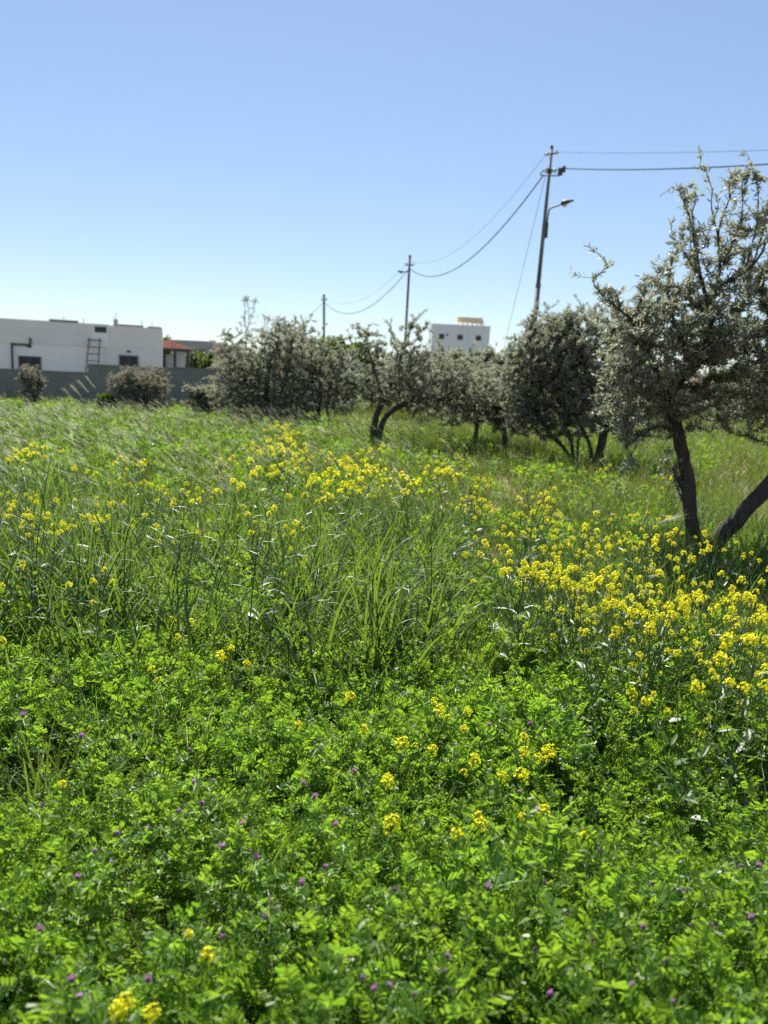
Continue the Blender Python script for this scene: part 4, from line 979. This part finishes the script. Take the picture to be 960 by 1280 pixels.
def low_mustard(heads, label, z=.36, base=None, group=None):
    """a small mustard plant whose stems end at the given places in the photo"""
    pts = [PZ(px, py, z) for px, py in heads]; c = np.mean(pts, axis=0)
    b = np.array([c[0] + gm.normal() * .04 - .05, c[1] + .05 + gm.normal() * .04, 0]); b[2] = ground_z(b[0], b[1])
    o = thing('mustard_plant', b, label, 'wildflower', group); sm = MB(); lm = MB()
    for p in pts:
        q = smooth_path([(0, 0, 0), (p - b) * .5 + gm.normal(size=3) * .015, p - b], 8); tube(sm, q, np.linspace(.0026, .0013, 8), 4, 0, cap=False)
        for k in range(5):
            f = 3 + 3.6 * gm.random(); s = np.array([np.interp(f, np.arange(8), q[:, i]) for i in range(3)]); d = unit(np.array([gm.normal(), gm.normal(), .8]))
            tube(sm, [s, s + d * .012, s + d * .03], [.0006, .0012, .0004], 3, 0, cap=False)
            if k < 3: leaves_mesh(lm, np.array([s]), np.array([d]), np.array([[0, 0, 1.0]]), .05, .018, LEAF6)
        e = Vector(unit(q[-1] - q[-2]) + np.array([0, -.15, .2])).to_track_quat('Z', 'Y').to_euler()
        place('flower_head', HEADS[int(gm.integers(0, 4))], o, p - b, e, .60 + (.20 if heads[0][1] < 1100 else .02) + .32 * gm.random())
    sm.build('stem', M['mstem'], o); lm.build('leaves', M['mleaf'], o)
    return o
for hs, lab in (
    ([(543, 876), (550, 888), (560, 897), (584, 890)], 'low yellow mustard plant with stacked heads in the middle of the foreground'),
    ([(502, 930), (519, 932), (540, 938)], 'low yellow mustard plant just below left of the stacked heads'),
    ([(580, 912), (593, 950), (580, 966)], 'low yellow mustard plant with three heads below right of the stacked heads'),
    ([(655, 922), (655, 940), (672, 947), (686, 940)], 'low yellow mustard plant with four close heads right of centre in the foreground'),
    ([(627, 971), (652, 969)], 'low yellow mustard plant with two heads below the four close heads'),
    ([(485, 976), (490, 1029)], 'low yellow mustard plant with two heads one above the other near the middle'),
    ([(653, 1020), (680, 1014)], 'low yellow mustard plant with two heads side by side in the right foreground'),
    ([(730, 1044)], 'single low yellow mustard head in the vetch of the right foreground'),
    ([(598, 1020), (600, 1030), (570, 1042)], 'pale small mustard plant in the lower middle foreground'),
    ([(372, 906)], 'single low yellow mustard head in the vetch left of the middle'),
    ([(455, 911), (437, 872)], 'small two headed mustard plant above the middle of the foreground'),
    ([(190, 836), (199, 850)], 'low yellow mustard plant with two heads in the left vetch'),
    ([(276, 820), (290, 811), (308, 830)], 'low yellow mustard plant with three heads in the left vetch below the tall grass'),
    ([(216, 775), (238, 778), (222, 797)], 'low yellow mustard plant at the foot of the left tall grass'),
    ([(2, 801)], 'yellow mustard head at the left edge below the tall grass'),
    ([(78, 980)], 'single yellow mustard head beside the dark hollow in the left vetch'),
    ([(258, 1194), (236, 1168)], 'low mustard plant near the bottom left of the vetch'),
    ([(148, 1262), (155, 1256), (190, 1267)], 'low mustard plant at the bottom edge left of the middle'),
    ([(792, 889), (790, 868)], 'yellow mustard plant at the near tip of the dense right patch'),
    ([(805, 846), (800, 852), (828, 842)], 'yellow mustard plant with bunched heads near the tip of the right patch'),
    ([(926, 880), (905, 875), (934, 856)], 'low yellow mustard plant near the right edge, closest one there')):
    low_mustard(hs, lab)
# two sprawling stems at the right edge
for hs, lab, base in (([(952, 728), (938, 778), (952, 775), (930, 800)], 'sprawling mustard plant leaning right with long bare stems at the right edge', (840, 850)),
                      ([(940, 800), (922, 776), (908, 800), (900, 825)], 'lower sprawling mustard plant leaning right at the right edge', (820, 880))):
    pts = [PZ(px, py, .62) for px, py in hs]; b = PZ(*base, .15); b[2] = 0
    o = thing('mustard_plant', b, lab, 'wildflower'); sm = MB()
    for p in pts:
        q = smooth_path([(0, 0, 0), (p - b) * np.array([.45, .45, .62]) + gm.normal(size=3) * .02, p - b], 12); tube(sm, q, np.linspace(.0042, .0016, 12), 5, 0, cap=False)
        for k in range(10):
            f = 5 + 5 * gm.random(); s = np.array([np.interp(f, np.arange(12), q[:, i]) for i in range(3)]); d = unit(np.array([gm.normal() + .5, gm.normal(), .8]))
            tube(sm, [s, s + d * .015, s + d * .045], [.0008, .0014, .0005], 3, 0, cap=False)
        place('flower_head', HEADS[int(gm.integers(0, 4))], o, p - b, (0, .4, 0), 1.0 + .3 * gm.random())
    sm.build('stem', M['mstem'], o)

# ------------------------------------------------------------------ purple flowering vetch sprigs
def vetch_flower(seed):
    g = np.random.default_rng(seed); mb = MB()
    for s in ((0, 0, 0), (.004, -.002, -.004)):
        c = np.array(s); d = np.array([.5, -.3, .6])
        leaves_mesh(mb, np.array([c]), np.array([d]), np.array([[-.6, 0, .8]]), .017, .019, PETAL, 0)
        for sg in (1, -1): leaves_mesh(mb, np.array([c]), np.array([d + np.array([.35, .35 * sg, -.5])]), np.array([[0, sg, .4]]), .012, .008, PETAL, 0)
        leaves_mesh(mb, np.array([c]), np.array([d + np.array([.5, 0, -.6])]), np.array([[0, .3, 1.0]]), .010, .006, LEAF6, 1)
    tube(mb, [(0, 0, -.006), (0, 0, 0)], [.002, .0025], 5, 2)
    return mb.mesh('flower', [M['purple'], M['white_petal'], M['vetch_stem']])
VFL = [vetch_flower(s) for s in range(2)]
def sprig(seed, h=.3):
    g = np.random.default_rng(seed); st = MB(); lf = MB(); pts = smooth_path([(0, 0, 0), (.02, .01, h * .5), (.03 + g.normal() * .02, g.normal() * .02, h)], 8)
    tube(st, pts, np.linspace(.0018, .001, 8), 3, 0, cap=False)
    for j in range(5):
        f = 2.5 + j; p = np.array([np.interp(f, np.arange(8), pts[:, i]) for i in range(3)]); la = j * 2.6 + g.random()
        pinnate(lf, p, np.array([math.cos(la), math.sin(la), .5]), np.array([0, 0, 1.0]), .06, 6, .022, .008, g)
    return st.mesh('stem', [M['vetch_stem']]), lf.mesh('leaves', [M['vetch'], M['vetch_stem']]), pts[-1] + np.array([.004, -.008, .004])
SPR = [sprig(s) for s in range(4)]
VP = [(118, 1062), (282, 1056), (120, 1098), (280, 1170), (255, 1002), (225, 1012), (190, 1035), (378, 978), (396, 996), (392, 927), (445, 963), (300, 1030), (237, 935), (320, 1072), (240, 975), (88, 1225), (102, 1240), (52, 1162), (183, 1222), (605, 1106), (590, 1122), (493, 1110), (668, 1184), (705, 1138), (562, 1234), (490, 1228), (450, 1220), (786, 1228), (640, 1096), (952, 1082), (932, 1002), (553, 1195), (520, 1240), (746, 1060), (884, 965), (830, 1200), (612, 906), (664, 905), (570, 930), (30, 895), (105, 920), (150, 1040), (345, 1135), (420, 1030), (735, 1175), (690, 1240), (860, 1110), (540, 1160)] + [(int(a), int(b)) for a, b in zip(rng.integers(20, 945, 26), rng.integers(960, 1275, 26))]
for i, (px, py) in enumerate(VP):
    sm, lm, tip = SPR[i % 4]; p = PZ(px, py, .345)
    rz = gm.random() * 1.2 - .6; tp = Matrix.Rotation(rz, 3, 'Z') @ Vector(tip)
    o = thing('vetch_sprig', (p[0] - tp.x, p[1] - tp.y, .345 - tip[2]), 'purple flowered vetch sprig in the %s vetch %s' % ('near' if py > 1150 else 'foremost middle' if py > 1030 else 'farther', 'at the left' if px < 200 else 'left of the middle' if px < 420 else 'around the middle' if px < 600 else 'right of the middle' if px < 780 else 'at the right'), 'wildflower', 'purple flowered vetch sprigs of the foreground', rz)
    place('stem', sm, o); place('leaves', lm, o); place('flower', VFL[i % 2], o, tip, (gm.normal() * .3, gm.normal() * .3, -1.2 - rz + gm.normal() * .7), .75 + .4 * gm.random())

# ------------------------------------------------------------------ single grasses one can point at
def grass_thing(name, base, label, blades, mat='grass', cat='grass tuft', group=None, stalks=()):
    o = thing(name, (base[0], base[1], float(ground_z(base[0], base[1]))), label, cat, group)
    for b in blades:
        q = MB(); blade(q, *b); q.build('blade', M[mat], o)
    for pts, r_ in stalks:
        q = MB(); tube(q, smooth_path(pts, 10), np.linspace(r_, r_ * .45, 10), 5); q.build('stalk', M['grass'], o, smooth=True)
    return o
b = PZ(610, 810, .2)
grass_thing('grass_tuft', b, 'dark bluish tuft of stiff upright leaves left of the yellow patch',
    [((gm.normal() * .07, gm.normal() * .04, 0), .25 + gm.normal() * .35, .42 + .24 * gm.random(), .20 + .22 * gm.random(), .1 + .5 * gm.random() ** 2, .016, 8) for k in range(16)], 'grass_blue')
b = PZ(495, 1120, .1)
grass_thing('grass_tuft', b, 'pale broad grass blades arching over the bare spot near the bottom',
    [((0, 0, 0), 2.7, .40, .25, 1.9, .013, 10), ((.02, .02, 0), .1, .40, .15, 2.2, .013, 10), ((-.06, -.05, 0), 3.0, .34, .3, 2.2, .012, 10), ((-.03, -.16, 0), .4, .36, .5, 1.9, .014, 10), ((-.1, 0, 0), 2.0, .36, .12, .5, .011, 8), ((-.12, -.08, 0), 3.3, .26, .5, 1.6, .012, 8)])
ORD = ['first', 'second', 'third', 'fourth', 'fifth', 'sixth', 'seventh', 'eighth', 'ninth', 'tenth', 'eleventh', 'twelfth', 'thirteenth', 'fourteenth', 'fifteenth', 'sixteenth']
stalk_px = [(62, 585, 40, 735), (18, 650, 10, 760), (68, 655, 58, 770), (140, 640, 128, 760), (182, 635, 160, 770), (230, 640, 205, 770), (158, 660, 145, 760), (295, 650, 280, 760), (325, 660, 310, 780), (245, 655, 232, 750), (380, 665, 372, 790), (100, 668, 92, 765), (355, 690, 340, 790), (478, 690, 465, 800), (545, 640, 535, 760), (400, 640, 385, 740)]
for i, (xt, yt, xb, yb) in enumerate(stalk_px):
    g_ = PZ(xb, yb, .35); g_[2] = 0; tp = P(xt, yt, g_[1]) - g_
    bl = [((0, 0, 0), gm.random() * 6.28, .45 + .2 * gm.random(), .15, 1.0 + gm.random(), .011, 8)]
    for k in range(6):
        f = .25 + .12 * k; bl.append((tuple(tp * f), (0.2 if k % 2 else 2.9) + gm.normal() * .5, (.30 + .16 * gm.random()) * (1.15 - f * .4), .2 + .4 * gm.random(), 1.1 + 1.3 * gm.random(), .0125, 8))
    o = grass_thing('grass_stalk', g_, 'tall dark grass stalk rising at the left of the field above the yellow flowers' if i == 0 else ORD[sorted(p[0] for p in stalk_px).index(xt)] + ' upright dark grass stalk counted from the left edge',
        bl, 'grass', 'grass', None if i == 0 else 'upright grass stalks of the left field', [([(0, 0, 0), tp * .5 + gm.normal(size=3) * .03, tp * .8 + gm.normal(size=3) * .03, tp], .004)])
    if i == 0:
        q = MB(); awn_head(q, tp, np.array([.9, 0, -.28]), .17, gm, 10); q.build('ear', M['awn'], o)
def ear_thing(pb, pt, Y_, hd, hl, label, n=1, dx=0.0, body=.45, r_=.003, fat=1.0):
    g_ = P(*pb, Y_); g_[2] = 0; o = thing('bearded_grass', g_, label, 'grass')
    for k in range(n):
        t_ = P(pt[0] + k * 9 + dx, pt[1] - k * 5, Y_) - g_
        q = MB(); tube(q, smooth_path([(k * .03, 0, 0), t_ * .55 + np.array([.06, 0, 0]), t_], 10), np.linspace(r_, r_ * .6, 10), 4); q.build('stalk', M['grass'], o, smooth=True)
        q = MB(); awn_head(q, t_, np.array(hd, float), hl, gm, 16, 0, body, fat)
        for s in range(3): awn_head(q, t_ + gm.normal(size=3) * .006, np.array(hd, float) + gm.normal(size=3) * .05, hl, gm, 14, 0, body, fat)
        q.build('ear', M['awn'], o)
ear_thing((800, 760), (820, 656), 5.0, (.9, 0, .42), .24, 'pale bearded grass ear crossing the foot of the near olive trunk', 1, 0, .3)
ear_thing((120, 540), (92, 500), 11.0, (-.55, 0, .6), .26, 'cluster of pale feathery grass ears in front of the grey wall, upper left', 4, 0, .7, .003, 2.4)
ear_thing((215, 550), (190, 521), 11.0, (-.7, 0, .45), .24, 'cluster of pale feathery grass ears in front of the dusty bush', 3, 0, .7, .003, 2.4)
